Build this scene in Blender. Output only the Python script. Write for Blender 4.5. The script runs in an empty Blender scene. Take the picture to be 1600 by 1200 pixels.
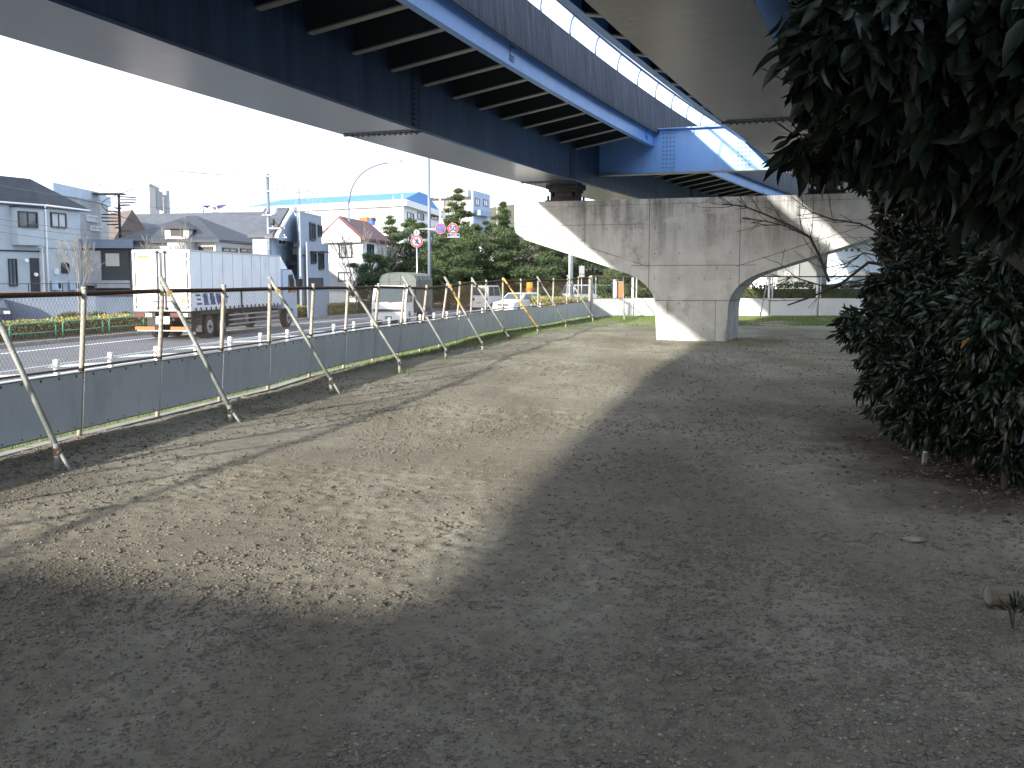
import bpy, bmesh, math, random
import numpy as np
from mathutils import Vector, Matrix, noise as mnoise
R = math.radians
SC = bpy.context.scene
COL = SC.collection

# ------------------------------------------------------------------ camera, sky, sun, exposure
F = 1617.0; HY = 436.0; PITCH = math.atan((600-HY)/F); EYE = 1.6
cd = bpy.data.cameras.new('camera'); cam = bpy.data.objects.new('camera', cd); COL.objects.link(cam)
cd.sensor_width = 36; cd.lens = 36*F/1600; cd.clip_start = 0.05; cd.clip_end = 3000
cam.location = (0, 0, EYE); cam.rotation_euler = (R(90)-PITCH, 0, 0)
SC.camera = cam
SUN_AZ = R(39.5); SUN_EL = R(16.5)        # heading the light travels to (from +Y towards +X), height of the sun
W = bpy.data.worlds.new('World'); SC.world = W; W.use_nodes = True
nt = W.node_tree; bg = nt.nodes['Background']
sky = nt.nodes.new('ShaderNodeTexSky'); sky.sky_type = 'NISHITA'; sky.sun_disc = False
sky.sun_elevation = SUN_EL; sky.sun_rotation = SUN_AZ+math.pi
sky.air_density = 1.0; sky.dust_density = 2.5; sky.ozone_density = 1.0
# thin bright winter cloud veil mixed over the blue
tc = nt.nodes.new('ShaderNodeTexCoord'); mp = nt.nodes.new('ShaderNodeMapping'); mp.inputs['Scale'].default_value = (1, 1, 3.5)
ns = nt.nodes.new('ShaderNodeTexNoise'); ns.inputs['Scale'].default_value = 1.6; ns.inputs['Detail'].default_value = 6
rp = nt.nodes.new('ShaderNodeValToRGB'); rp.color_ramp.elements[0].position = .34; rp.color_ramp.elements[1].position = .58
rp.color_ramp.elements[0].color = (.38,.38,.38,1); rp.color_ramp.elements[1].color = (.92,.92,.92,1)
mx = nt.nodes.new('ShaderNodeMixRGB'); mx.inputs[2].default_value = (4.9, 5.5, 6.5, 1)
L = nt.links
L.new(tc.outputs['Generated'], mp.inputs[0]); L.new(mp.outputs[0], ns.inputs[0]); L.new(ns.outputs['Fac'], rp.inputs[0])
L.new(rp.outputs[0], mx.inputs[0]); L.new(sky.outputs[0], mx.inputs[1]); L.new(mx.outputs[0], bg.inputs[0])
bg.inputs[1].default_value = 0.14
sd = bpy.data.lights.new('sun', 'SUN'); sd.energy = 3.4; sd.angle = R(0.9); sd.color = (1, .93, .82)
sun = bpy.data.objects.new('sun', sd); COL.objects.link(sun)
sdir = Vector((math.sin(SUN_AZ)*math.cos(SUN_EL), math.cos(SUN_AZ)*math.cos(SUN_EL), -math.sin(SUN_EL)))
sun.rotation_euler = sdir.to_track_quat('-Z', 'Y').to_euler(); sun.location = (-20, -20, 20)
SC.view_settings.view_transform = 'Standard'; SC.view_settings.look = 'None'
SC.view_settings.exposure = 1.42; SC.view_settings.gamma = 1
SC.cycles.max_bounces = 6; SC.cycles.diffuse_bounces = 4; SC.cycles.glossy_bounces = 2; SC.cycles.transparent_max_bounces = 6

# ------------------------------------------------------------------ helpers
def at(px, py, Y):
    a = (px-800)/F; b = (600-py)/F
    d = (a, math.cos(PITCH)+b*math.sin(PITCH), -math.sin(PITCH)+b*math.cos(PITCH))
    t = Y/d[1]
    return Vector((d[0]*t, Y, EYE+d[2]*t))
def gr(px, py, z=0.0):
    p = at(px, py, 1.0); t = (z-EYE)/(p.z-EYE)
    return Vector((p.x*t, t, z))
TH = R(20.3)
def fr(n, u, z=0.0):      # bridge frame -> world
    return Vector((n*math.cos(TH)+u*math.sin(TH), -n*math.sin(TH)+u*math.cos(TH), z))

ORG = {}
def props(o, label=None, cat=None, group=None, kind=None):
    if label: o['label'] = label
    if cat: o['category'] = cat
    if group: o['group'] = group
    if kind: o['kind'] = kind
    return o
def thing(name, label, cat, loc=(0,0,0), rz=0, group=None, org=None):
    o = bpy.data.objects.new(name, None); COL.objects.link(o)
    o.location = loc; o.rotation_euler = (0, 0, rz); o.empty_display_size = .2
    ORG[o.name] = Vector(org if org is not None else (0,0,0))
    return props(o, label, cat, group)
def thing_w(name, label, cat, loc, group=None):      # world coordinates are used for the parts' shapes
    return thing(name, label, cat, loc, 0, group, org=loc)

class MB:
    def __init__(s): s.v=[]; s.f=[]; s.m=[]; s.sm=[]
    def add(s, vs, fs, mi=0, smooth=False):
        b=len(s.v); s.v.extend([tuple(p) for p in vs])
        for f in fs: s.f.append([b+i for i in f]); s.m.append(mi); s.sm.append(smooth)
        return s
    def box(s, c, d, rz=0, mi=0, taper=1.0):
        vs=[]
        for k in (-1,1):
            t = taper if k>0 else 1
            for i,j in ((-1,-1),(1,-1),(1,1),(-1,1)):
                x=i*d[0]/2*t; y=j*d[1]/2*t
                vs.append((c[0]+x*math.cos(rz)-y*math.sin(rz), c[1]+x*math.sin(rz)+y*math.cos(rz), c[2]+k*d[2]/2))
        return s.add(vs, [(3,2,1,0),(4,5,6,7),(0,1,5,4),(1,2,6,5),(2,3,7,6),(3,0,4,7)], mi)
    def bx(s, x0,x1,y0,y1,z0,z1, mi=0): return s.box(((x0+x1)/2,(y0+y1)/2,(z0+z1)/2),(abs(x1-x0),abs(y1-y0),abs(z1-z0)),0,mi)
    def tube(s, pts, r, seg=8, mi=0, r2=None, cap=True):
        pts=[Vector(p) for p in pts]; n=len(pts); vs=[]; fs=[]
        up=None
        for i,p in enumerate(pts):
            t=(pts[min(i+1,n-1)]-pts[max(i-1,0)])
            if t.length<1e-9: t=Vector((0,0,1))
            t.normalize()
            if up is None:
                up = Vector((0,0,1)) if abs(t.z)<.9 else Vector((1,0,0))
            a=t.cross(up)
            if a.length<1e-6: a=t.cross(Vector((0,1,0)))
            a.normalize(); b=a.cross(t).normalized(); up=b
            rr = r if r2 is None else r+(r2-r)*i/max(n-1,1)
            for k in range(seg):
                an=2*math.pi*k/seg
                vs.append(p+a*math.cos(an)*rr+b*math.sin(an)*rr)
        for i in range(n-1):
            for k in range(seg):
                k2=(k+1)%seg
                fs.append((i*seg+k,i*seg+k2,(i+1)*seg+k2,(i+1)*seg+k))
        s.add(vs,fs,mi,seg>4)
        if cap:
            b=len(s.v)-len(vs)
            s.f.append([b+k for k in range(seg)][::-1]); s.m.append(mi); s.sm.append(False)
            s.f.append([b+(n-1)*seg+k for k in range(seg)]); s.m.append(mi); s.sm.append(False)
        return s
    def sweep(s, path, sec, mi=0, closed_sec=True):
        # path: list of (n,u) frame points with local normal ; sec: list of (dn,z)
        vs=[];fs=[];m=len(sec)
        for (n,u,nx,ny) in path:
            for (dn,z) in sec: vs.append((n+nx*dn, u+ny*dn, z))
        for i in range(len(path)-1):
            for k in range(m if closed_sec else m-1):
                k2=(k+1)%m
                fs.append((i*m+k,(i+1)*m+k,(i+1)*m+k2,i*m+k2))
        if closed_sec:
            fs.append(tuple(range(m))); fs.append(tuple(range((len(path)-1)*m,len(path)*m))[::-1])
        return s.add(vs,fs,mi)
    def prism(s, poly, a, b, mi=0):   # polygon in plane given by function a(p,k)
        n=len(poly); vs=[a(p) for p in poly]+[b(p) for p in poly]
        fs=[tuple(range(n))[::-1], tuple(range(n,2*n))]+[(i,(i+1)%n,n+(i+1)%n,n+i) for i in range(n)]
        return s.add(vs,fs,mi)
    def disc(s, c, r, ax, th, seg=16, mi=0):
        c=Vector(c); ax=Vector(ax).normalized()
        return s.tube([c-ax*th/2, c+ax*th/2], r, seg, mi)
    def build(s, name, mats, parent=None, fixn=False):
        me=bpy.data.meshes.new(name)
        o0 = Vector((0,0,0))
        if parent is not None: o0 = ORG[parent.name]
        me.from_pydata([(p[0]-o0.x,p[1]-o0.y,p[2]-o0.z) for p in s.v],[],s.f)
        if not isinstance(mats,(list,tuple)): mats=[mats]
        for m in mats: me.materials.append(m)
        me.polygons.foreach_set('material_index', s.m)
        me.polygons.foreach_set('use_smooth', s.sm)
        if fixn:
            bm=bmesh.new(); bm.from_mesh(me); bmesh.ops.recalc_face_normals(bm, faces=bm.faces); bm.to_mesh(me); bm.free()
        me.update()
        o=bpy.data.objects.new(name, me); COL.objects.link(o)
        if parent is not None: o.parent=parent; ORG[o.name]=o0
        else: ORG[o.name]=Vector((0,0,0))
        return o
def structure(o): o['kind']='structure'; return o
def np_mesh(name, V, Fc, mat, parent=None, smooth=False, nper=4, mi=None):
    me=bpy.data.meshes.new(name)
    if parent is not None:
        o0=ORG[parent.name]; V=V-np.array([o0.x,o0.y,o0.z])
    me.vertices.add(len(V)); me.vertices.foreach_set('co', V.astype(np.float32).ravel())
    me.loops.add(len(Fc)*nper); me.loops.foreach_set('vertex_index', Fc.astype(np.int32).ravel())
    me.polygons.add(len(Fc)); me.polygons.foreach_set('loop_start', (np.arange(len(Fc))*nper).astype(np.int32))
    me.polygons.foreach_set('loop_total', np.full(len(Fc),nper,np.int32))
    if smooth: me.polygons.foreach_set('use_smooth', np.ones(len(Fc),bool))
    for m in (mat if isinstance(mat,(list,tuple)) else [mat]): me.materials.append(m)
    if mi is not None: me.polygons.foreach_set('material_index', mi.astype(np.int32))
    me.update(calc_edges=True); me.validate()
    o=bpy.data.objects.new(name,me); COL.objects.link(o)
    if parent is not None: o.parent=parent; ORG[o.name]=ORG[parent.name]
    return o
def copy_tree(o, parent=None):
    c=o.copy(); COL.objects.link(c)
    if parent is not None: c.parent=parent
    for ch in list(o.children): copy_tree(ch, c)
    return c

# ------------------------------------------------------------------ materials
def mat(name, c1, c2=None, scale=3.0, rough=.6, bump=0, bscale=None, stretch=(1,1,1), detail=5, metal=0, spec=.5, lo=.35, hi=.65, dirt=None, dscale=.5, dlo=.5, dhi=.7, dstretch=(1,1,1), trans=0):
    m=bpy.data.materials.new(name); m.use_nodes=True; t=m.node_tree; N=t.nodes; K=t.links
    b=N['Principled BSDF']; b.inputs['Roughness'].default_value=rough; b.inputs['Metallic'].default_value=metal
    b.inputs['Specular IOR Level'].default_value=spec
    b.inputs['Base Color'].default_value=(*c1,1)
    tc=N.new('ShaderNodeTexCoord'); mp=N.new('ShaderNodeMapping'); mp.inputs['Scale'].default_value=stretch
    K.new(tc.outputs['Object'],mp.inputs[0])
    last=None
    if c2 is not None:
        n=N.new('ShaderNodeTexNoise'); n.inputs['Scale'].default_value=scale; n.inputs['Detail'].default_value=detail; n.inputs['Roughness'].default_value=.62
        K.new(mp.outputs[0],n.inputs[0])
        r=N.new('ShaderNodeValToRGB'); r.color_ramp.elements[0].position=lo; r.color_ramp.elements[1].position=hi
        r.color_ramp.elements[0].color=(*c1,1); r.color_ramp.elements[1].color=(*c2,1)
        K.new(n.outputs['Fac'],r.inputs[0]); last=r.outputs[0]
    if dirt is not None:
        mp2=N.new('ShaderNodeMapping'); mp2.inputs['Scale'].default_value=dstretch; K.new(tc.outputs['Object'],mp2.inputs[0])
        n=N.new('ShaderNodeTexNoise'); n.inputs['Scale'].default_value=dscale; n.inputs['Detail'].default_value=7; n.inputs['Roughness'].default_value=.7
        K.new(mp2.outputs[0],n.inputs[0])
        r=N.new('ShaderNodeValToRGB'); r.color_ramp.elements[0].position=dlo; r.color_ramp.elements[1].position=dhi
        K.new(n.outputs['Fac'],r.inputs[0])
        x=N.new('ShaderNodeMixRGB'); x.inputs[2].default_value=(*dirt,1); K.new(r.outputs[0],x.inputs[0])
        if last: K.new(last,x.inputs[1])
        else: x.inputs[1].default_value=(*c1,1)
        last=x.outputs[0]
    if last: K.new(last,b.inputs['Base Color'])
    if bump:
        n=N.new('ShaderNodeTexNoise'); n.inputs['Scale'].default_value=bscale or scale*4; n.inputs['Detail'].default_value=6
        K.new(mp.outputs[0],n.inputs[0])
        bp=N.new('ShaderNodeBump'); bp.inputs['Strength'].default_value=bump; bp.inputs['Distance'].default_value=.02
        K.new(n.outputs['Fac'],bp.inputs['Height']); K.new(bp.outputs[0],b.inputs['Normal'])
    return m

M={}
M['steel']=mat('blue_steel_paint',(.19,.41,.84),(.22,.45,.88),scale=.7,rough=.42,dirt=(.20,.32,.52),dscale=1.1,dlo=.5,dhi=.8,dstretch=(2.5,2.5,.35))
M['web']=mat('shade_toned_grimy_girder_paint',(.030,.062,.115),(.042,.08,.145),scale=.7,rough=.45,dirt=(.016,.024,.038),dscale=1.6,dlo=.40,dhi=.68,dstretch=(2.5,2.5,.18),bump=.08,bscale=1)  # girder paint darkened for its shade, with grime streaks on top
M['bweb']=mat('shade_toned_beam_paint',(.025,.032,.045),rough=.6)  # near-black beam webs: shade below the deck put into the paint
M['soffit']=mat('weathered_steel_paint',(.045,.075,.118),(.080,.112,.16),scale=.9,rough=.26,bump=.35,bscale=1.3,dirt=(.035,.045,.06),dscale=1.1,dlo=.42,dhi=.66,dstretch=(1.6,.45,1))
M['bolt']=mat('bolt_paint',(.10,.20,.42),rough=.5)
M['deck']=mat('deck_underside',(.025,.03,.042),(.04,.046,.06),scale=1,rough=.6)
M['parapet']=mat('parapet_concrete',(.018,.025,.042),(.075,.09,.125),scale=2.2,rough=.85,stretch=(4,4,.25),lo=.35,hi=.7,bump=.2,bscale=6)
M['rail']=mat('rail_paint',(.07,.14,.28),rough=.4)
M['rust']=mat('rusty_pipe',(.10,.055,.035),(.04,.028,.022),scale=14,rough=.8,bump=.3)
M['postw']=mat('weathered_white_post',(.50,.47,.40),(.36,.33,.27),scale=5,rough=.55,dirt=(.16,.08,.04),dscale=7,dlo=.58,dhi=.68,dstretch=(1,1,.6))
M['pipe']=mat('galvanised_pipe',(.20,.22,.21),(.31,.33,.31),scale=9,rough=.45,dirt=(.16,.09,.05),dscale=5,dlo=.62,dhi=.72)
M['orange']=mat('orange_pipe',(.72,.42,.11),(.62,.33,.07),scale=6,rough=.5,dirt=(.12,.07,.05),dscale=4,dlo=.55,dhi=.62)
M['panel']=mat('grey_sheet_panel',(.60,.68,.75),(.66,.73,.78),scale=1.2,rough=.5,dirt=(.50,.55,.58),dscale=2.2,dlo=.5,dhi=.75,dstretch=(1.5,1.5,.5))
M['panelw']=mat('white_sheet_panel',(.72,.76,.80),(.62,.66,.70),scale=1.0,rough=.55,dirt=(.45,.46,.42),dscale=3,dlo=.62,dhi=.8,dstretch=(1.5,1.5,.4))
M['wire']=mat('mesh_wire',(.055,.045,.035),(.10,.075,.05),scale=6,rough=.6)
M['asphalt']=mat('asphalt',(.10,.106,.118),(.135,.14,.152),scale=1.1,rough=.9,bump=.2,bscale=60,dirt=(.11,.11,.11),dscale=.35)
M['walk']=mat('pavement_slabs',(.25,.25,.24),(.19,.19,.185),scale=1.5,rough=.9)
M['paint']=mat('road_paint',(.72,.73,.73),(.55,.56,.56),scale=8,rough=.7,dirt=(.2,.2,.2),dscale=9,dlo=.58,dhi=.68)
M['soil']=mat('verge_soil',(.10,.09,.07),(.16,.14,.10),scale=2,rough=1)
M['kerb']=mat('kerb_concrete',(.33,.32,.30),(.24,.23,.21),scale=3,rough=.9,bump=.2)
M['white']=mat('white_paint',(.80,.81,.82),rough=.4,dirt=(.62,.62,.6),dscale=2.5,dlo=.6,dhi=.8)
M['carw']=mat('white_car_paint',(.78,.79,.80),rough=.22)
M['truckside']=mat('truck_side_panel',(.66,.69,.74),(.72,.74,.77),scale=1,rough=.45,dirt=(.5,.5,.5),dscale=1.3,dlo=.55,dhi=.8,dstretch=(1,1,.3))
M['chrome']=mat('aluminium_trim',(.45,.46,.47),rough=.35,metal=.6)
M['black']=mat('black_rubber',(.018,.018,.02),rough=.75)
M['dark']=mat('dark_chassis',(.03,.032,.036),(.06,.06,.065),scale=5,rough=.7)
M['glass']=mat('window_glass',(.05,.07,.09),rough=.06,spec=.9)
M['carglass']=mat('car_glass',(.05,.07,.08),rough=.05,spec=.9)
M['curtain']=mat('curtained_pane',(.42,.46,.50),(.52,.55,.58),scale=2,rough=.25,stretch=(6,6,.2))
M['frame']=mat('dark_window_frame',(.03,.03,.035),rough=.4)
M['framew']=mat('light_window_frame',(.55,.56,.57),rough=.4)
M['reflect']=mat('orange_reflector',(.85,.14,.02),rough=.4)
M['tail']=mat('tail_lamp_glass',(.13,.015,.015),rough=.3)
M['lampg']=mat('clear_lamp_glass',(.75,.76,.78),rough=.1)
M['red']=mat('sign_red',(.62,.03,.06),rough=.4)
M['blue']=mat('sign_blue',(.03,.14,.55),rough=.4)
M['signw']=mat('sign_white',(.82,.82,.82),rough=.4)
M['signf']=mat('aged_sign_sheet',(.34,.35,.36),rough=.6)
M['deepblue']=mat('sign_ink_blue',(.01,.03,.14),rough=.6)
M['navy']=mat('text_navy',(.03,.05,.16),rough=.5)
M['plateY']=mat('yellow_number_plate',(.75,.55,.06),rough=.5)
M['plate']=mat('white_number_plate',(.7,.72,.7),rough=.5)
M['plateYd']=mat('rusty_yellow_clamp',(.45,.33,.12),(.28,.16,.06),scale=9,rough=.6)
M['green']=mat('green_barrier_paint',(.05,.20,.14),(.08,.26,.19),scale=4,rough=.45)
M['canvas']=mat('grey_green_canvas',(.09,.105,.095),(.14,.155,.14),scale=1.4,rough=.85,bump=.3,bscale=5)
M['canvasd']=mat('dark_canvas_side',(.10,.10,.085),(.15,.14,.11),scale=1.4,rough=.85,bump=.3,bscale=5)
M['bark']=mat('bark',(.05,.042,.034),(.09,.078,.064),scale=9,rough=.95,bump=.6,bscale=18,stretch=(1,1,.3))
M['barkg']=mat('pale_bark',(.17,.155,.14),(.26,.24,.21),scale=9,rough=.95,bump=.4,bscale=18,stretch=(1,1,.3))
M['hill']=mat('distant_hill',(.07,.08,.06),(.11,.10,.085),scale=.3,rough=1)
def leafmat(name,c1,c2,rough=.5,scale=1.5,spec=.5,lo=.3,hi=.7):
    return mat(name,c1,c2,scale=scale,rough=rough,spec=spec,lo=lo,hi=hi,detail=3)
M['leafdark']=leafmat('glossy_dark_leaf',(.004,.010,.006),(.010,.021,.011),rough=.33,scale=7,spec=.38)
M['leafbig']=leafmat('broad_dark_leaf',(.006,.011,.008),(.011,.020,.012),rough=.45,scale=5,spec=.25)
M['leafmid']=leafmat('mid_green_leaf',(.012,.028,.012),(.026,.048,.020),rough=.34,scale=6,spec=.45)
M['leafyel']=leafmat('yellowed_leaf',(.22,.12,.015),(.30,.18,.03),rough=.5,scale=9)
M['pine']=leafmat('pine_needles',(.022,.048,.018),(.065,.10,.032),rough=.7,scale=1.4)
M['pinel']=leafmat('light_pine_needles',(.075,.115,.035),(.15,.18,.06),rough=.65,scale=1.6)
M['hedgey']=leafmat('yellow_green_hedge',(.20,.21,.055),(.38,.36,.12),rough=.7,scale=5)
M['hedged']=leafmat('dark_hedge',(.035,.06,.022),(.075,.10,.035),rough=.7,scale=3)
M['bushr']=leafmat('brown_bush',(.06,.045,.035),(.10,.075,.045),rough=.7,scale=3)
M['grass']=leafmat('grass_blades',(.075,.15,.03),(.20,.25,.07),rough=.8,scale=6)
M['litter']=leafmat('dry_leaf_litter',(.13,.095,.06),(.24,.19,.125),rough=.8,scale=9)
M['conifer']=leafmat('dark_conifer',(.012,.024,.012),(.03,.045,.02),rough=.6,scale=3)

# ------------------------------------------------------------------ ground of the park
def vnoise(x, y, seed=0):
    xi=np.floor(x).astype(np.int64); yi=np.floor(y).astype(np.int64); xf=x-xi; yf=y-yi
    def h(a,b):
        n=(a*374761393+b*668265263+seed*1442695041)&0x7fffffff
        n=((n^(n>>13))*1274126177)&0x7fffffff
        return ((n^(n>>16))&0xffff)/65535.0
    u=xf*xf*(3-2*xf); v=yf*yf*(3-2*yf)
    return (h(xi,yi)*(1-u)+h(xi+1,yi)*u)*(1-v)+(h(xi,yi+1)*(1-u)+h(xi+1,yi+1)*u)*v
POSTS=[((123,682),(132,456)),((245,652),(254,452)),((342,628),(350,451)),((418,610),(422,449)),((482,590),(490,448)),((536,576),(544,448)),
 ((581,566),(592,447)),((620,557),(633,448)),((655,550),(667,449)),((685,543),(699,446)),((711,537),(719,443)),((734,530),(738,440)),((757,524),(760,440)),
 ((785,519),(786,437)),((814,515),(814,438)),((840,511),(841,435)),((863,507),(865,437)),((884,502),(887,437)),((902,499),(904,434)),((921,496),(922,433))]
near=[(-6.9,-2.5),(-6.62,-1),(-6.35,.5),(-6.08,2),(-5.8,3.5),(-5.5,5.0),(-5.2,6.4),(-4.9,7.75),(-4.66,9.1)]
FP=[(Vector((x,y,0)),Vector((x+.03,y,1.47))) for x,y in near]
for b,t in POSTS:
    p=gr(*b); FP.append((p, at(t[0],t[1],p.y)))
fy=np.array([p[0].y for p in FP]); fx=np.array([p[0].x for p in FP])
# smooth the line a little
fxs=fx.copy(); fxs[1:-1]=(fx[:-2]+2*fx[1:-1]+fx[2:])/4
def XL(y): return np.interp(y, np.concatenate([[-40],fy,[60]]), np.concatenate([[-14],fxs,[5.6]]))
FARY=44.3
def gheight(X,Y):
    h=(vnoise(X*.3,Y*.3,1)-.5)*.035+(vnoise(X*1.3,Y*1.3,2)-.5)*.012+(vnoise(X*4.5,Y*4.5,3)-.5)*.008
    rough=np.clip((vnoise(X*.5+9,Y*.5,7)-.25)*1.6,.15,1)
    c=vnoise(X*14,Y*14,4); c2=vnoise(X*28,Y*28,5)
    c3=vnoise(X*9,Y*9,6)
    h=h+rough*(np.maximum(c-.5,0)*.040+np.maximum(c2-.4,0)*.034+np.maximum(c3-.6,0)*.022)
    s=np.clip((np.hypot(X-4.8,Y-8.5)-2.5)/3,0,1)
    h=h+(1-s)*.05*vnoise(X*1.1,Y*1.1,8)
    return h
ss=np.concatenate([np.arange(0,1,.06),np.arange(1,12.5,.028),np.arange(12.5,20,.12),np.arange(20,70,1.2)])
ys=np.concatenate([np.arange(-14,2.2,.4),np.arange(2.2,9,.026),np.arange(9,16,.045),np.arange(16,28,.09),np.arange(28,46.2,.2)])
SS,YY=np.meshgrid(ss,ys); XX=XL(YY)-.10+SS; ZZ=gheight(XX,YY)
ZZ=ZZ*np.clip((46-YY)/2,0,1)
nr,nc=SS.shape; idx=np.arange(nr*nc).reshape(nr,nc)
Fq=np.stack([idx[:-1,:-1],idx[:-1,1:],idx[1:,1:],idx[1:,:-1]],-1).reshape(-1,4)
def groundmat():
    m=bpy.data.materials.new('park_dirt'); m.use_nodes=True; t=m.node_tree; N=t.nodes; K=t.links; b=N['Principled BSDF']
    b.inputs['Roughness'].default_value=.95; b.inputs['Specular IOR Level'].default_value=.2
    tc=N.new('ShaderNodeTexCoord')
    def noi(sc,det=6,ro=.6,st=None):
        n=N.new('ShaderNodeTexNoise'); n.inputs['Scale'].default_value=sc; n.inputs['Detail'].default_value=det; n.inputs['Roughness'].default_value=ro
        if st:
            mp=N.new('ShaderNodeMapping'); mp.inputs['Scale'].default_value=st; mp.inputs['Rotation'].default_value=(0,0,-.25); K.new(tc.outputs['Object'],mp.inputs[0]); K.new(mp.outputs[0],n.inputs[0])
        else: K.new(tc.outputs['Object'],n.inputs[0])
        return n.outputs['Fac']
    def ramp(s,p0,c0,p1,c1):
        r=N.new('ShaderNodeValToRGB'); r.color_ramp.elements[0].position=p0; r.color_ramp.elements[1].position=p1
        r.color_ramp.elements[0].color=(*c0,1); r.color_ramp.elements[1].color=(*c1,1); K.new(s,r.inputs[0]); return r.outputs[0]
    def mix(f,a,c,mode='MIX'):
        x=N.new('ShaderNodeMixRGB'); x.blend_type=mode
        if isinstance(f,float): x.inputs[0].default_value=f
        else: K.new(f,x.inputs[0])
        for i,q in ((1,a),(2,c)):
            if isinstance(q,tuple): x.inputs[i].default_value=(*q,1)
            else: K.new(q,x.inputs[i])
        return x.outputs[0]
    base=ramp(noi(.45,4,.55,(1.3,.5,1)),.38,(.235,.212,.160),.60,(.41,.385,.31))
    base=mix(ramp(noi(.9,5),.5,(0,0,0),.7,(1,1,1)),base,(.28,.262,.205))
    base=mix(ramp(noi(7,6,.7),.42,(0,0,0),.72,(.6,.6,.6)),base,(.18,.155,.12))
    sp=N.new('ShaderNodeTexVoronoi'); sp.inputs['Scale'].default_value=55; K.new(tc.outputs['Object'],sp.inputs['Vector'])
    base=mix(ramp(sp.outputs['Distance'],.0,(.7,.7,.7),.28,(0,0,0)),base,(.42,.39,.34))
    sp2=N.new('ShaderNodeTexVoronoi'); sp2.inputs['Scale'].default_value=23; K.new(tc.outputs['Object'],sp2.inputs['Vector'])
    base=mix(ramp(sp2.outputs['Distance'],.0,(.8,.8,.8),.16,(0,0,0)),base,(.13,.115,.09))
    # darker brown soil under the shrubs
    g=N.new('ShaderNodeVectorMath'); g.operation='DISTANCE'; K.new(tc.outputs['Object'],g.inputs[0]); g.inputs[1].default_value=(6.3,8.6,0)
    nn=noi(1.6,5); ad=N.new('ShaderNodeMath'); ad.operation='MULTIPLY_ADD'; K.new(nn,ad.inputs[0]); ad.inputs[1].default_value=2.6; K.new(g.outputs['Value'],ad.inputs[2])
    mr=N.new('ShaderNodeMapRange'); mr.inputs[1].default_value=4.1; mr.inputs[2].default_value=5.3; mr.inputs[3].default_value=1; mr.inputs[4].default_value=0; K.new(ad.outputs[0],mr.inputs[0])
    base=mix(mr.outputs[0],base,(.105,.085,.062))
    # thin grass towards the far end
    sx=N.new('ShaderNodeSeparateXYZ'); K.new(tc.outputs['Object'],sx.inputs[0])
    m2=N.new('ShaderNodeMapRange'); m2.inputs[1].default_value=12; m2.inputs[2].default_value=24; m2.inputs[3].default_value=0; m2.inputs[4].default_value=.9; K.new(sx.outputs['Y'],m2.inputs[0])
    gm=N.new('ShaderNodeMath'); gm.operation='MULTIPLY'; K.new(m2.outputs[0],gm.inputs[0]); K.new(ramp(noi(.7,6,.7,(1,.6,1)),.50,(0,0,0),.64,(1,1,1)),gm.inputs[1])
    base=mix(gm.outputs[0],base,(.20,.20,.095))
    K.new(base,b.inputs['Base Color'])
    n1=noi(26,9,.85); n2=noi(90,4,.7)
    a=N.new('ShaderNodeMath'); a.operation='MULTIPLY_ADD'; K.new(n2,a.inputs[0]); a.inputs[1].default_value=.4; K.new(n1,a.inputs[2])
    bp=N.new('ShaderNodeBump'); bp.inputs['Strength'].default_value=1.0; bp.inputs['Distance'].default_value=.022; K.new(a.outputs[0],bp.inputs['Height']); K.new(bp.outputs[0],b.inputs['Normal'])
    return m
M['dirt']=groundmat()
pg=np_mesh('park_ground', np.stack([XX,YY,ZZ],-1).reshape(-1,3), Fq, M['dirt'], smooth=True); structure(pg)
# outer ground reaching the horizon, road level
big=MB(); big.add([(-900,-200,-.80),(900,-200,-.80),(900,1800,-.80),(-900,1800,-.80)],[(0,1,2,3)])
structure(big.build('outer_ground',M['soil']))
bank=MB(); bp_=[]
for y in np.arange(-12,46.3,.8):
    x=float(XL(y)); bp_+= [(x-.08,y,.0),(x-.5,y,-.02),(x-.8,y,-.78)]
n=len(bp_)//3
bank.add(bp_,[(3*i+k,3*i+3+k,3*i+4+k,3*i+1+k) for i in range(n-1) for k in (0,1)])
bank.add([(5,46.1,.0),(75,46.1,.0),(75,47.5,-.1),(5,47.5,-.1),(75,80,-.3),(5,80,-.3)],[(0,1,2,3),(3,2,4,5)])
structure(bank.build('grass_bank',mat('bank_grass',(.13,.17,.05),(.22,.22,.09),scale=4,rough=1)))

# road
def XB(y):
    d=min(y,72)-28.6; x=-7.7+.17*d+.0018*d*d
    if y>72: x+=(y-72)*.33
    return x
def ribbon(name, o0, o1, y0, y1, z, m, step=2.0):
    r=MB(); vs=[]; y=y0
    while y<=y1+1e-6: vs+=[(XB(y)+o0,y,z),(XB(y)+o1,y,z)]; y+=step
    k=len(vs)//2
    return r.add(vs,[(2*i,2*i+1,2*i+3,2*i+2) for i in range(k-1)])
YR0,YR1=-30,240
structure(ribbon('road',-10.9,-.15,YR0,YR1,-.75,0).build('road',M['asphalt']))
pv=MB(); vs=[]
for y in np.arange(-12,46,2.0): vs+=[(XB(y)+.05,y,-.62),(max(float(XL(y))-.7,XB(y)+.4),y,-.62)]
k=len(vs)//2; pv.add(vs,[(2*i,2*i+1,2*i+3,2*i+2) for i in range(k-1)])
structure(pv.build('pavement',M['walk']))
kb=MB()
for (a,b) in ((-.15,.05),(-11.1,-10.9)):
    path=[(XB(y),y,1,0) for y in np.arange(YR0,YR1,2.0)]
    kb.sweep(path,[(a,-.79),(b,-.79),(b,-.615),(a,-.615)])
structure(kb.build('kerb',M['kerb']))
structure(ribbon('verge',-15.5,-11.1,YR0,YR1,-.66,0).build('planted_verge',M['soil']))
structure(ribbon('far_walk',-21,-15.5,YR0,YR1,-.67,0).build('far_pavement',M['walk']))
mk=MB()
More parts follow.
